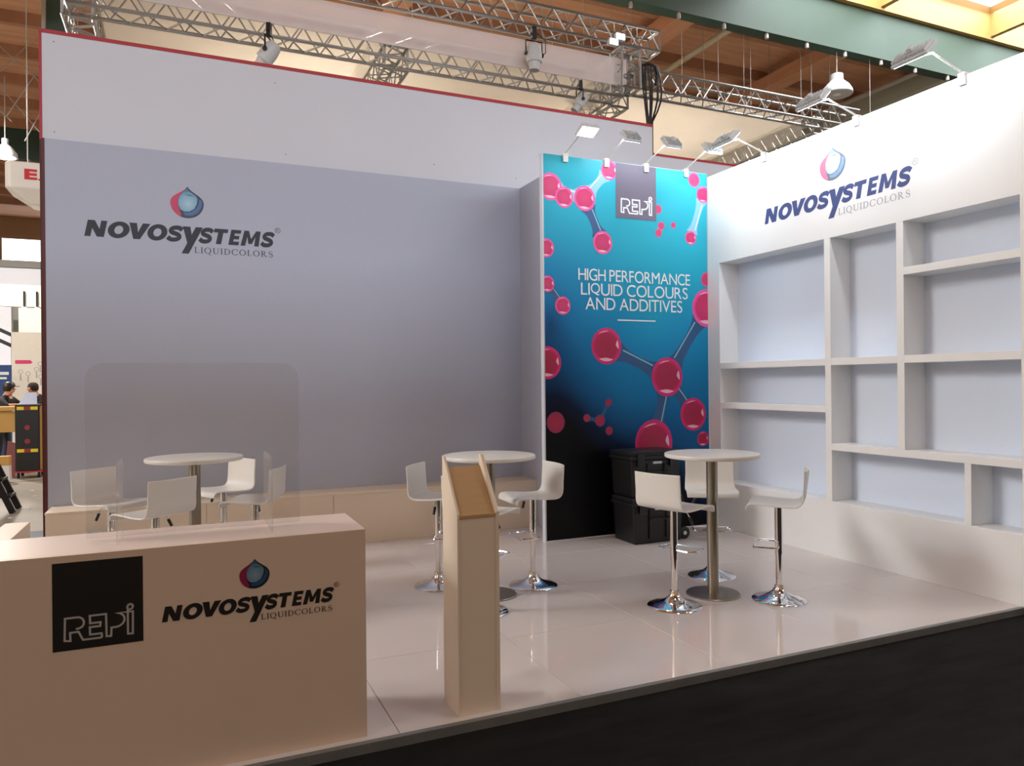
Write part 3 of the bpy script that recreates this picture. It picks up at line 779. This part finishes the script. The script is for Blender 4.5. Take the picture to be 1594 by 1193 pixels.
for i, (x, lab) in enumerate(((3.575, 'white arm floodlight glaring above the top corner of the poster by the fabric wall'), (4.06, 'white arm floodlight clamped beside the grey square at the top of the poster'),
                              (4.55, 'white arm floodlight clamped over the grey square of the poster'), (5.07, 'white arm floodlight at the poster corner nearest the shelving wall'))):
    arm_lamp(lab, (x, PY+.004, PZ+.0), 0, LAMP_POWER*(.16 if i else .45), tilt=(48 if i else -22), off=.05, headw=.2)
for y, lab in ((5.80, 'white arm floodlight on the shelving wall nearest the poster, lit edge showing'), (4.68, 'white arm floodlight on the shelving wall in front of the bell lamp'), (3.72, 'white arm floodlight on the shelving wall nearest the aisle')):
    arm_lamp(lab, (XR+.004, y, ZT), R(-90), LAMP_POWER, tilt=46, off=-.11, headw=.3)

# ------------------------------------------------------------------ trusses
rod = MB().add([(math.cos(k*math.pi/3), math.sin(k*math.pi/3), z) for z in (0, 1) for k in range(6)], [(k, (k+1) % 6, 6+(k+1) % 6, 6+k) for k in range(6)] + [tuple(range(6))[::-1], tuple(range(6, 12))], True)
_rod = rod.build('brace', alu); ROD = _rod.data; bpy.data.objects.remove(_rod)
def strut(name, parent, a, b, r):
    a = Vector(a); b = Vector(b); d = b-a
    M = Matrix.Translation(a) @ d.to_track_quat('Z', 'Y').to_matrix().to_4x4() @ Matrix.Diagonal((r, r, d.length, 1))
    return shared(ROD, name, parent, M)
def truss(label, a, b, s, step=.42, r=.024, name='lighting_truss'):
    """square box truss from a to b (a and b lie on its lower front chord)"""
    a = Vector(a); b = Vector(b); d = (b-a); n = max(2, round(d.length/step)); t = d.normalized()
    t_ = thing(name, label, 'truss', a)
    side = Vector((0, 0, 1)).cross(t) if abs(t.z) < .5 else Vector((0, 1, 0)); upv = t.cross(side) if abs(t.z) < .5 else Vector((-1, 0, 0))
    if abs(t.x) > .5: side = Vector((0, 1, 0)); upv = Vector((0, 0, 1))
    if abs(t.y) > .5: side = Vector((1, 0, 0)); upv = Vector((0, 0, 1))
    c = [Vector(), side*s, side*s+upv*s, upv*s]
    for q in c: strut('chord', t_, q, q+d, r)
    for i in range(n):
        p = d*(i/n); q = d*((i+1)/n); mid = (p+q)/2
        for u, w in ((0, 3), (1, 2), (0, 1), (3, 2)):
            strut('brace', t_, p+c[u], mid+c[w], .011); strut('brace', t_, mid+c[w], q+c[u], .011)
    for p in (Vector(), d):
        for k in range(4): strut('end_frame', t_, p+c[k], p+c[(k+1) % 4], .02)
    return t_
truss('upper silver truss crossing above the white walls, ending at the tower block', (-1.0, 9.84, 6.84), (6.98, 9.84, 6.84), .32)
truss('lower silver truss behind the pink gauze strip', (-1.2, 10.1, 6.14), (6.45, 10.1, 6.14), .34)
truss('silver truss running from the tower block towards the bell lamp', (6.6, 9.98, 6.27), (11.5, 9.98, 6.27), .31, .46)
truss('silver truss receding at the edge of the cream canopy beside green column', (-1.29, 10.5, 6.16), (-1.29, 17.5, 6.16), .33, .4)
truss('silver truss receding under the middle of the cream canopy', (2.70, 10.5, 6.14), (2.70, 17.5, 6.14), .34, .4)
truss('silver truss receding under the canopy below the tower block', (6.48, 10.5, 6.14), (6.48, 17.5, 6.14), .32, .4)
truss('dark looking silver truss receding just above the shelving wall', (10.78, 10.4, 6.2), (10.78, 17.5, 6.2), .3, .4)
h_ = bpy.data.objects['lighting_truss.006']; MB().lathe([(.008, .3), (.008, 5.09)], 6).build('hanger', greyl, h_).location = (.15, 6.9, 0)
truss('short upright truss tower block joining the crossing trusses', (6.62, 9.86, 6.2), (6.62, 9.86, 6.83), .33, .3, name='truss_tower')
truss('short silver truss between tower block and lower truss', (6.42, 10.2, 6.55), (6.42, 11.6, 6.55), .3, .4)
# fabrics
o = box('canopy', -.93, 10.74, 10.48, 18.5, 6.505, 6.515, cream); tag(o, 'cream fabric canopy stretched flat between the trusses', 'canopy')
o = box('gauze_strip', -1.0, 6.45, 9.985, 9.995, 6.25, 6.68, pinkfab); tag(o, 'long pinkish see-through gauze strip hung along the lower truss', 'fabric')
o = box('gauze_valance', 10.60, 10.61, 10.5, 17.0, 6.16, 6.5, gauze); tag(o, 'pale see-through valance beside the truss above the shelving wall', 'fabric')
o = box('gauze_valance', 6.30, 6.31, 10.6, 16.0, 6.14, 6.5, gauze); tag(o, 'pale see-through valance beside the truss below the tower block', 'fabric')
o = box('gauze_valance', 2.50, 2.51, 10.6, 16.0, 6.14, 6.5, gauze); tag(o, 'pale see-through valance beside the middle truss under the canopy', 'fabric')

# stage spotlights hanging from the trusses
def spotlight(label, loc, rz, tiltx, size=1.0):
    t = thing('stage_spotlight', label, 'spotlight', loc, rz, 'stage spotlights hanging from the trusses')
    k = size
    MB().box(-.035*k, .035*k, -.03*k, .03*k, -.14*k, .04*k).box(-.06*k, .06*k, -.015*k, .015*k, -.08*k, -.06*k).build('clamp', blackmetal, t, .006)
    MB().tube([(-.13*k, 0, -.36*k), (-.13*k, 0, -.17*k), (.13*k, 0, -.17*k), (.13*k, 0, -.36*k)], .012*k, 6).build('yoke', blackmetal, t)
    e = MB().lathe([(.0, .16*k), (.06*k, .155*k), (.10*k, .11*k), (.115*k, .0), (.115*k, -.12*k), (.09*k, -.13*k), (.075*k, -.2*k), (.08*k, -.24*k), (0, -.23*k)], 24).build('lamp_body', greyhousing, t)
    e.location = (0, 0, -.36*k); e.rotation_euler = (R(tiltx), 0, 0)
    MB().lathe([(.07*k, -.243*k), (.07*k, -.238*k)], 20).build('lens', glassm, e)
    for s_ in (-1, 1):
        h = MB().lathe([(.03*k, 0), (.034*k, .02*k), (.0, .03*k)], 12).build('knob', blackpl, t); h.location = (s_*.125*k, 0, -.36*k); h.rotation_euler = (0, R(90*s_), 0)
    MB().tube([(.05*k, .02, -.02), (.2*k, .02, -.12*k), (.2*k, .02, -.3*k), (.1*k, .05, -.38*k)], .007, 6).build('cable', blackpl, t)
    return t
spotlight('grey stage spotlight dipping behind the red wall edge under the gauze strip', (1.06, 9.96, 6.2), R(60), 40, .95)
spotlight('grey stage spotlight in a black yoke hanging face down before the gauze strip', (4.745, 9.80, 6.76), 0, 0, 1.0)
spotlight('dark stage spotlight hanging beside the tower block above the glaring lamp', (5.66, 10.05, 6.22), R(80), 35, .8)
for x, z, lab in ((6.08, 6.80, 'small lit floodlight on the upper truss, the lower of the bright pair'), (6.20, 6.90, 'small lit floodlight on the upper truss, the higher of the bright pair')):
    t = thing('truss_floodlight', lab, 'lamp', (x, 9.80, z))
    MB().box(-.08, .08, -.05, .03, -.05, .05).build('housing', greyhousing, t, .008)
    MB().box(-.07, .07, -.056, -.051, -.04, .04).build('led_face', ledface, t)
# cable bundle
cb = thing('cable_bundle', 'bundle of black cables hanging from the tower block truss behind the wall', 'cable', (6.7, 9.93, 6.6))
for k, (dx, bow) in enumerate(((-.02, 0), (.0, .02), (.06, -.02), (.1, .03), (.15, .03), (.2, .10), (.27, .13))):
    P = []
    for i in range(13):
        f = i/12; g_ = min(1, f/.42); P.append((dx*(1-g_)+(.09+.012*k)*g_+bow*math.sin(math.pi*g_), -.02*k*.3, .0-2.1*f+(.02 if i == 0 else 0)))
    MB().tube(P, .014, 6).build('cable', blackpl, cb)
MB().tube([(-.03, -.03, .0), (.1, -.03, .04), (.24, -.03, .02), (.27, -.03, -.1), (.24, -.03, -.28)], .025, 8).build('coil', blackpl, cb)

# bell lamp, pipes, duct, wires
pl = thing('bell_lamp', 'grey enamel bell lamp hanging from the green beam by a thin rod', 'lamp', (15.52, 14.15, 8.957))
MB().lathe([(.37, 0), (.385, .02), (.37, .1), (.30, .22), (.2, .32), (.16, .36), (.15, .52), (.06, .56), (0, .56)], 32).build('shade', greyhousing, pl)
MB().lathe([(.012, .55), (.012, 1.1)], 8).build('rod', greyl, pl)
MB().lathe([(0, -.03), (.1, -.0), (.12, .1), (.05, .25)], 16).build('bulb', whitep, pl)
for x, y0, y1, z, r, lab in ((19.55, 14.5, 24.0, 10.48, .075, 'thin grey pipe running under the roof behind the bell lamp'), (12.65, 14.5, 24.0, 10.42, .085, 'beige pipe sloping through view between green beam and tower block')):
    o = MB().tube([(0, 0, 0), (0, y1-y0, 0)], r, 10).build('pipe', greyl if x > 13 else mat('beige pipe paint', (196, 186, 160), .5), None, loc=(x, y0, z)); tag(o, lab, 'pipe')
    for dy in (.6, 4.6, 8.6): MB().lathe([(.008, 0), (.008, 11.29-z)], 6).build('hanger', greyl, o).location = (0, dy, 0)
du = box('air_duct', 20.2, 20.9, 14.5, 26.0, 10.22, 10.7, mat('pale green duct paint', (178, 184, 168), .5), bevel=.02); tag(du, 'pale grey rectangular air duct showing over the shelving wall', 'duct')
for dy in (-5, 0, 5): MB().lathe([(.01, .47), (.01, 11.29-10.22)], 6).build('hanger', greyl, du).location = (0, dy, 0)
WIRES = [(5.2, 10.0, 7.17, 11.3), (5.75, 10.0, 7.17, 11.3), (6.5, 10.1, 7.17, 11.3), (6.62, 10.1, 7.17, 11.3), (7.6, 10.1, 6.58, 11.3), (8.35, 10.1, 6.58, 11.3), (8.9, 10.1, 6.58, 11.3), (9.05, 10.1, 6.58, 11.3), (10.2, 10.1, 6.58, 11.3), (10.45, 10.1, 6.58, 11.3), (3.0, 10.0, 7.17, 11.3), (4.2, 10.0, 7.17, 11.3), (16.7, 14.15, 8.0, 10.055), (10.9, 10.1, 6.58, 11.3)]
WLAB = ['thin wire to the upper truss, first one before the lit floodlights', 'thin wire to the upper truss directly before the lit floodlights', 'thin wire meeting the tower block on its inner side', 'thin wire meeting the tower block, close beside another', 'thin wire just past the black cable coil', 'single thin wire crossing the beige pipe', 'thin wire past the beige pipe, first of a close pair', 'thin wire past the beige pipe, second of a close pair', 'thin wire to the right hand truss, first of the pair before the bell lamp', 'thin wire to the right hand truss, second of the pair before the bell lamp', 'thin wire to the upper truss above the middle canopy truss', 'thin wire to the upper truss above the yoked stage spotlight', 'thin wire hanging from the green beam beyond the bell lamp', 'thin wire from the roof beside the bell lamp']
for k, (x, y, z0, z1) in enumerate(WIRES):
    if y < 11: z0, z1 = 6.53, 11.29
    o = MB().lathe([(.007, 0), (.007, z1-z0)], 6).build('suspension_wire', greyl, None, loc=((x*1.4455, 14.6, 6.53) if y < 11 else (x, y, z0)))
    tag(o, WLAB[k], 'wire', 'suspension wires')
for (a, b, lab) in (((11.7, 14.6, 6.53), (12.4, 15.6, 11.28), 'slanting thin wire between black cables and beige pipe'), ((13.5, 14.6, 6.53), (15.4, 16.4, 11.28), 'slanting thin wire leaning towards the bell lamp'), ((9.2, 14.6, 6.53), (7.6, 16.6, 11.28), 'slanting thin wire leaning away from the tower block')):
    d = Vector(b)-Vector(a); o = MB().tube([(0, 0, 0), d], .007, 6).build('suspension_wire', greyl, None, loc=a)
    tag(o, lab, 'wire', 'slanting suspension wires')
RODLAB = ['pale tension rod high before the roof, leaning down towards the wall end', 'pale tension rod passing above the glowing lamp, leaning down towards the wall', 'pale tension rod crossing from the wall end down to the glowing lamp', 'short pale tension rod crossing high and away from the wall', 'short pale tension rod just above the hanging sign', 'pale tension rod falling from the wall edge to the hanging sign']
for k, (a, b) in enumerate((((-4.9, 24, 11.28), (-3.2, 24, 9.75)), ((-4.9, 24.5, 10.4), (-3.2, 24.5, 8.3)), ((-3.1, 24.1, 11.2), (-4.3, 24.1, 9.0)), ((-3.6, 24.1, 11.28), (-4.9, 24.1, 9.6)), ((-4.9, 24.2, 9.6), (-4.2, 24.2, 8.9)), ((-2.6, 24.2, 11.28), (-3.9, 24.2, 8.4)))):
    d = Vector(b)-Vector(a); o = MB().tube([(0, 0, 0), d], .014, 6).build('tension_rod', greyl, None, loc=a)
    tag(o, RODLAB[k], 'rod', 'crossing tension rods')
gc = box('green_column', -2.81, -2.39, 20.2, 20.45, CZ, 11.3, mat('dark green column paint', (70, 92, 84), .6)); tag(gc, 'dark green steel column rising behind the red edged wall corner', 'column')
pc = box('pale_column', -2.89, -2.815, 20.1, 20.2, CZ, 11.3, mat('pale column paint', (176, 178, 172), .6)); tag(pc, 'narrow pale post beside the dark green column', 'column')

# ------------------------------------------------------------------ the far part of the hall, seen past the wall end
def side_thing(name, label, cat, x0, x1, y0, y1, z0, z1, m_, bevel=0): return tag(box(name, x0, x1, y0, y1, z0, z1, m_, bevel=bevel), label, cat)
# hanging sign
sg = thing('hanging_sign', 'white hanging sign drum with a large red letter E', 'sign', (-2.2, 18.6, 5.4))
P = rrect(-1.09, 1.09, -.5, .5, .16, (1, 1, 1, 1), 6)
def ring(k, z): return [(u*k if abs(u) < .9 else u*k, v*k, z) for u, v in P]
n = len(P); v = ring(.42, .0)+ring(.62, .04)+ring(.98, .31)+ring(1, .34)+ring(1, .84)+ring(.98, .86)
f = [tuple(range(n))[::-1], tuple(range(5*n, 6*n))]
for j in range(5):
    f += [(j*n+i, j*n+(i+1) % n, (j+1)*n+(i+1) % n, (j+1)*n+i) for i in range(n)]
MB().add(v, f).build('drum', plastic, sg)
redp = mat('red sign print', (206, 34, 44), .5)
flat('letter', fit_letters([('E', -2.93, -2.70, 5.90, 6.12, .05)]), lambda u, v, d: (u, 18.1-d, v), .004, redp, sg)
flat('red_line', [rect(-2.685, -2.655, 5.90, 5.93), rect(-2.64, -2.45, 5.93, 5.97)], lambda u, v, d: (u, 18.1-d, v), .004, redp, sg)
for x in (-.75, .2): MB().lathe([(.01, .86), (.01, 5.6)], 6).build('wire', greyl, sg).location = (x, 0, 0)
# lit high bay lamp
hb = thing('high_bay_lamp', 'glowing warm high bay lamp above the white hanging sign', 'lamp', (-4.32, 24, 7.85))
MB().lathe([(.3, 0), (.28, .12), (.15, .3), (.08, .34), (.08, .5), (0, .5)], 24).build('shade', greyhousing, hb)
MB().lathe([(0, -.05), (.24, -.01), (.26, .02), (0, .03)], 24).build('bulb', warmface, hb)
MB().lathe([(.015, .5), (.015, 2.2)], 6).build('rod', greyl, hb)
# far fascia, canopy, booth walls
fb_ = thing('far_booth', 'far pale exhibition booth with white fascia band and grey post', 'booth', (-4.5, 30, 0))
box('fascia', -7.5, -3.4, 30, 30.3, 5.0, 5.68, whitewall, fb_); box('top_rail', -7.5, -3.4, 29.95, 30.35, 5.69, 5.93, mat('grey rail paint', (120, 118, 112), .6), fb_)
box('grey_wall', -7.5, -3.4, 31, 31.2, CZ, 4.98, mat('grey green far wall', (142, 146, 136), .7), fb_)
box('pale_post', -5.9, -5.2, 29.6, 29.9, CZ, 4.6, whitewall, fb_)
mb = MB(); n = 14; vv = []
for i in range(n+1):
    x = -5.4+2.4*i/n; zz = 3.98+.35*(1-min(1, i/4))**2
    for y in (25.8, 26.0):
        vv += [(x, y, zz), (x, y, 4.62)]
ff = []
for i in range(n):
    a = i*4; ff += [(a, a+1, a+5, a+4), (a+2, a+6, a+7, a+3), (a, a+4, a+6, a+2), (a+1, a+3, a+7, a+5)]
ff += [(0, 2, 3, 1), (n*4, n*4+1, n*4+3, n*4+2)]
o = mb.add(vv, ff).build('fabric_pelmet', mat('cream pelmet', (228, 222, 204), .7)); tag(o, 'cream curved fabric pelmet above the track spotlights', 'pelmet')
for x, lab in ((-4.20, 'small white track spotlight under the cream pelmet, farther from the wall'), (-3.88, 'small white track spotlight under the cream pelmet, close to the wall end')):
    t = thing('track_spotlight', lab, 'spotlight', (x, 25.76, 3.98), group=None)
    MB().lathe([(.03, .0), (.03, .45)], 8).build('stem', blackmetal, t)
    MB().lathe([(.13, -.16), (.12, -.08), (.05, -.02), (0, -.01)], 16).build('head', plastic, t)
    MB().lathe([(.11, -.165), (.0, -.164)], 16).build('lit_face', warmface, t)
side_thing('booth_panel', 'plain grey-white panel standing above the illustrated booth wall', 'panel', -4.05, -2.6, 24, 24.1, 0, 3.78, mat('greyish panel', (214, 210, 200), .6))
bw = thing('booth_wall', 'white illustrated booth wall with pink labels behind two people', 'wall panel', (-3.4, 22, 0))
box('panel', -3.87, -2.3, 22, 22.1, CZ, 2.99, mat('booth wall white', (240, 232, 216), .6), bw)
pinkp = mat('pink print', (222, 62, 110), .5); bfn = lambda u, v, d: (u, 22-d, v)
flat('pink_label', [[(-3.79, 2.29), (-3.47, 2.29), (-3.42, 2.23), (-3.47, 2.2), (-3.79, 2.2)]], bfn, .004, pinkp, bw)
flat('pink_square', [rect(-3.19, -2.9, 2.02, 2.36)], bfn, .004, pinkp, bw)
for x, z in ((-3.68, 2.0), (-3.52, 1.95), (-3.34, 2.06), (-3.26, 2.2), (-3.25, 1.88)):
    flat('drawing', var_ellipse(x, z, .055, .055, .012, .012, 0, 360, 12)+[rect(x-.012, x+.012, z-.22, z-.06)], bfn, .004, greyl, bw)
bl = thing('blue_panel', 'dark blue banner panel with white lettering behind the capped person', 'banner', (-4.2, 20.5, 0))
box('panel', -4.9, -3.61, 20.5, 20.55, CZ, 2.13, mat('blue panel paint', (38, 70, 128), .5), bl)
flat('white_line', [rect(-4.3, -3.66, 1.9, 1.97), rect(-4.1, -3.7, 1.8, 1.85)], lambda u, v, d: (u, 20.5-d, v), .004, whitep, bl)
hr = thing('handrail', 'dark slanting stair handrail behind the blue banner', 'handrail', (-4.4, 23, 2.6))
for dz in (0, .28): MB().bar((-.9, 0, .75+dz), (.45, 0, .05+dz), .09).build('rail', blackmetal, hr)
MB().bar((.4, 0, -2.64), (.4, 0, .42), .09).build('post', blackmetal, hr)
MB().bar((-.8, 0, -2.64), (-.8, 0, 1.0), .09).build('post', blackmetal, hr)
# workbench crates and panels
wbm = mat('yellow plywood', (206, 160, 84), .6, nscale=3, noise=.15); brn = mat('brown plywood', (142, 84, 48), .6, noise=.15)
bench = thing('workbench', 'yellow plywood workbench where the two people lean', 'workbench', (-2.9, 17.2, 0))
box('top_board', -3.6, -2.2, 16.9, 17.6, 1.16, 1.235, wbm, bench)
for x in (-3.5, -2.72, -2.3): box('leg', x-.05, x+.05, 16.95, 17.05, CZ, 1.159, wbm, bench)
box('front_board', -3.55, -2.78, 16.93, 16.95, .75, 1.15, wbm, bench); box('front_board', -2.6, -2.25, 16.93, 16.95, .2, 1.15, brn, bench)
o = MB().prism([(-.09, 0), (.08, 0), (.06, .62), (-.06, .66)], lambda u, v, d: (u, d+.25*v, v), 0, .03).build('brown_panel', mat('dark red panel', (122, 62, 58), .6), None, loc=(-2.89, 16.2, CZ)); tag(o, 'dark reddish board leaning beside the black trolley', 'board')
lp = thing('laptop', 'open pale lavender folder screen on the workbench', 'laptop', (-2.75, 17.0, 1.236))
MB().add([(-.16, 0, 0), (.17, 0, 0), (.15, .12, .27), (-.02, .12, .27), (-.16, .02, .0), (.17, .02, .0), (.15, .14, .27), (-.02, .14, .27)], [(0, 1, 2, 3), (7, 6, 5, 4), (0, 4, 5, 1), (1, 5, 6, 2), (2, 6, 7, 3), (3, 7, 4, 0)]).build('screen', fabric, lp)
MB().box(-.16, .17, -.2, -.002, 0, .018).build('base', greyhousing, lp, .004)
side_thing('black_box', 'small black box beside the lavender screen on the workbench', 'box', -2.565, -2.49, 16.95, 17.03, 1.236, 1.33, blackpl, .005)
# trolley
tr = thing('tool_trolley', 'tall black trolley box with yellow labels on castors', 'trolley', (-2.575, 16.2, CZ))
MB().box(-.19, .19, -.24, .24, .13, 1.34).build('box', blackpl, tr, .01)
MB().box(.1905, .235, -.22, .22, .14, 1.3).build('side_board', wbm, tr)
MB().box(-.2, .24, -.25, .25, .10, .1295).build('base', redtrim, tr)
yel = mat('yellow label', (230, 204, 40), .5); rdl = mat('red label', (140, 34, 40), .5)
for z in (1.27, .5):
    for x0, x1 in ((-.16, -.05), (.05, .165)): MB().box(x0, x1, -.247, -.2405, z-.03, z+.03).build('yellow_label', yel, tr)
    MB().box(-.045, .045, -.249, -.2405, z-.035, z+.035).build('latch', rdl, tr)
for z in (.92, .67):
    MB().lathe([(.045, 0), (.045, .006)], 16).build('red_mark', rdl, tr).matrix_local = Matrix.Translation((0, -.2405, z)) @ Matrix.Rotation(R(90), 4, 'X')
for x in (-.15, .17):
    for y in (-.2, .2):
        w = MB().lathe([(0, -.02), (.045, -.02), (.05, -.012), (.05, .012), (.045, .02), (0, .02)], 16).build('castor', blackpl, tr); w.location = (x, y, .05); w.rotation_euler = (0, R(90), 0)
# ladder
ld = thing('step_ladder', 'black plastic folding step ladder standing on the concrete', 'ladder', (-2.34, 11.8, CZ))
for y in (-.2, .2):
    MB().bar((-.05, y, .86), (.30, y, .0), .05, .07).build('rail', blackpl, ld); MB().bar((-.08, y, .86), (-.38, y, 0), .05, .07).build('rail', blackpl, ld)
for k in range(3):
    z = .2+.22*k; x = .30-.35*z/.86
    MB().box(x-.09, x+.05, -.19, .19, z, z+.03).build('step', blackpl, ld)
MB().box(-.17, .05, -.23, .23, .845, .885).build('top_step', blackpl, ld, .008)
bx = thing('cardboard_box', 'white and brown cardboard box on the floor past the ladder', 'box', (-2.80, 15.4, CZ))
MB().box(-.12, .06, -.1, .1, 0, .3).build('carton', plastic, bx); MB().box(-.12, .06, -.1, .1, .301, .46).build('carton_top', wbm, bx)
for k, (x, y) in enumerate(((-2.0, 11.2), (-1.92, 11.9), (-2.05, 13.3), (-1.78, 9.9), (-2.2, 14.0), (-1.7, 10.4), (-2.1, 10.6))):
    a = random.random()*6
    o = MB().prism([(-.03, -.02), (.035, -.015), (.025, .02), (-.02, .025)], lambda u, v, d: (u*math.cos(a)-v*math.sin(a), u*math.sin(a)+v*math.cos(a), d), 0, .004).build('paper_scrap', plastic, None, loc=(x, y, CZ-.003))
    tag(o, ['tiny white paper scrap on the concrete, fifth one back from the counter', 'tiny white paper scrap on the concrete, close past the ladder foot', 'tiny white paper scrap on the concrete, second farthest back', 'tiny white paper scrap on the concrete, nearest of all to the counter', 'tiny white paper scrap on the concrete, farthest of all near the trolley castors', 'tiny white paper scrap on the concrete, second nearest to the counter', 'tiny white paper scrap on the concrete beside the foot of the ladder'][k], 'scrap', 'paper scraps on the hall floor')
ps = box('plastic_sheet', -1.75, -1.25, 9.0, 10.0, CZ-.0035, CZ+.004, mat('grey blue plastic sheet', (130, 138, 150), .2)); tag(ps, 'flat grey blue plastic sheet on the floor past the bench end', 'sheet')

# ------------------------------------------------------------------ two people at the workbench
def person(label, loc, rz, J, regions, head, cap):
    """J: name -> (position, radius, parent); regions: joint -> material index"""
    names = list(J); idx = {n_: i for i, n_ in enumerate(names)}
    me = bpy.data.meshes.new('person'); me.from_pydata([J[n_][0] for n_ in names], [(idx[n_], idx[J[n_][2]]) for n_ in names if J[n_][2]], [])
    o = bpy.data.objects.new('tmp', me); COL.objects.link(o)
    sk = o.modifiers.new('skin', 'SKIN'); sk.use_smooth_shade = True
    lay = me.skin_vertices[0] if len(me.skin_vertices) else None
    if lay is None:
        bm = bmesh.new(); bm.from_mesh(me); bm.verts.layers.skin.verify(); bm.to_mesh(me); bm.free(); lay = me.skin_vertices[0]
    for i, n_ in enumerate(names):
        r = J[n_][1]; lay.data[i].radius = r if isinstance(r, tuple) else (r, r); lay.data[i].use_root = (n_ == 'pelvis')
    sb = o.modifiers.new('sub', 'SUBSURF'); sb.levels = 2; sb.render_levels = 2
    dg = bpy.context.evaluated_depsgraph_get(); dg.update()
    m2 = bpy.data.meshes.new_from_object(o.evaluated_get(dg)); bpy.data.objects.remove(o)
    m2.name = 'person'
    for q in (mat('black tee shirt', (20, 20, 22), .8), mat('skin', (206, 150, 120), .55), mat('dark trousers', (40, 44, 56), .8), mat('shoe black', (18, 18, 18), .5)): m2.materials.append(q)
    segs = []
    for n_ in names:
        p = J[n_][2]
        segs.append((Vector(J[n_][0]), Vector(J[p][0]) if p else Vector(J[n_][0]), regions(n_)))
    for poly in m2.polygons:
        poly.use_smooth = True
        c = poly.center; best = (9, 0)
        for a, b, k in segs:
            d = b-a; t = 0 if d.length < 1e-6 else max(0, min(.75, (c-a).dot(d)/d.length_squared))
            q = (c-(a+d*t)).length
            if q < best[0]: best = (q, k)
        poly.material_index = best[1]
    p = bpy.data.objects.new('person', m2); COL.objects.link(p); p.location = loc; p.rotation_euler = (0, 0, rz)
    tag(p, label, 'person')
    hp = Vector(J['head'][0]); fd = Vector(head)
    hm = mat('dark brown hair', (40, 28, 22), .8)
    hair = MB().lathe([(0, .125), (.05, .12), (.09, .085), (.105, .03), (.10, -.03), (.085, -.06), (.0, -.05)], 20).build('hair', hm, p)
    hair.location = hp - fd*.02 + Vector((0, 0, .025)); hair.scale = (1.0, 1.0, 1.0)
    if cap:
        c = MB().lathe([(0, .13), (.06, .122), (.10, .085), (.112, .03), (.112, .02), (0, .02)], 20).build('cap', blackpl, p); c.location = hp+Vector((0, 0, .035))
        b = MB().prism([(-.08, .08), (.08, .08), (.07, .17), (0, .19), (-.07, .17)], lambda u, v, d: (fd.y*u+fd.x*v, -fd.x*u+fd.y*v, d), .052, .064).build('brim', blackpl, c); b.location = (0, 0, -.03)
    for s_ in (-1, 1):
        q = Vector((-fd.y, fd.x, 0))
        e = MB().lathe([(0, -.012), (.010, -.006), (.012, 0), (.010, .006), (0, .012)], 8).build('eye', blackpl, p); e.location = hp+fd*.092+q*.034*s_+Vector((0, 0, .01))
    return p
def body(lean, fd, arms, tall=1.0):
    """standing body leaning by lean (metres) along fd with two arms given as (elbow, wrist) offsets"""
    fx, fy = fd; sx, sy = -fy, fx
    J = {}
    def P(f, s, z): return (fx*f+sx*s, fy*f+sy*s, z*tall)
    J['pelvis'] = (P(0, 0, .95), .15, None)
    J['waist'] = (P(lean*.25, 0, 1.10), .14, 'pelvis'); J['chest'] = (P(lean*.7, 0, 1.30), .165, 'waist'); J['collar'] = (P(lean*.95, 0, 1.43), .10, 'chest')
    J['neck'] = (P(lean*1.08, 0, 1.50), .058, 'collar'); J['head'] = (P(lean*1.3, 0, 1.61), (.085, .10), 'neck'); J['crown'] = (P(lean*1.35, 0, 1.69), .07, 'head')
    J['nose'] = (P(lean*1.3+.115, 0, 1.60), .016, 'head')
    for s, n in ((-1, 'a'), (1, 'b')):
        J['shoulder'+n] = (P(lean*.9, s*.19, 1.39), .075, 'collar')
        (ef, es, ez), (wf, ws, wz) = arms[0 if s < 0 else 1]
        J['elbow'+n] = (P(ef, s*es, ez), .048, 'shoulder'+n); J['wrist'+n] = (P(wf, s*ws, wz), .03, 'elbow'+n)
        J['palm'+n] = (P(wf+.07, s*ws, wz-.01), (.038, .016), 'wrist'+n)
        for k, ln in enumerate((.07, .08, .075, .06)):
            J['knuckle%d' % k+n] = (P(wf+.115, s*(ws-.03+.02*k), wz-.015), .010, 'palm'+n)
            J['finger%d' % k+n] = (P(wf+.115+ln*.8, s*(ws-.034+.023*k), wz-.035), .007, 'knuckle%d' % k+n)
        J['thumbroot'+n] = (P(wf+.06, s*(ws-.05), wz-.005), .011, 'palm'+n); J['thumb'+n] = (P(wf+.10, s*(ws-.075), wz-.02), .008, 'thumbroot'+n)
        J['hip'+n] = (P(0, s*.10, .90), .11, 'pelvis'); J['knee'+n] = (P(.03, s*.12, .50), .068, 'hip'+n); J['ankle'+n] = (P(-.02, s*.13, .09), .045, 'knee'+n); J['toe'+n] = (P(.14, s*.15, .035), .04, 'ankle'+n)
    return J
def regions(n):
    if n.startswith(('pelvis', 'hip', 'knee', 'ankle')): return 2
    if n.startswith('toe'): return 3
    if n.startswith(('neck', 'head', 'crown', 'nose', 'wrist', 'palm', 'knuckle', 'finger', 'thumb')): return 1
    return 0
f1 = (.93, -.37)
person('person in black shirt and black cap bent over the workbench', (-3.38, 18.2, CZ), 0, body(.12, f1, (((.28, .26, 1.28), (.42, .16, 1.30)), ((.25, .27, 1.27), (.42, .16, 1.29)))), regions, (f1[0], f1[1], 0), True)
f2 = (-.6, -.8)
person('bareheaded person in black shirt leaning over the workbench', (-2.72, 19.0, CZ), 0, body(.26, f2, (((.40, .27, 1.27), (.50, .12, 1.28)), ((.38, .28, 1.27), (.48, .16, 1.28)))), regions, (f2[0], f2[1], 0), False)
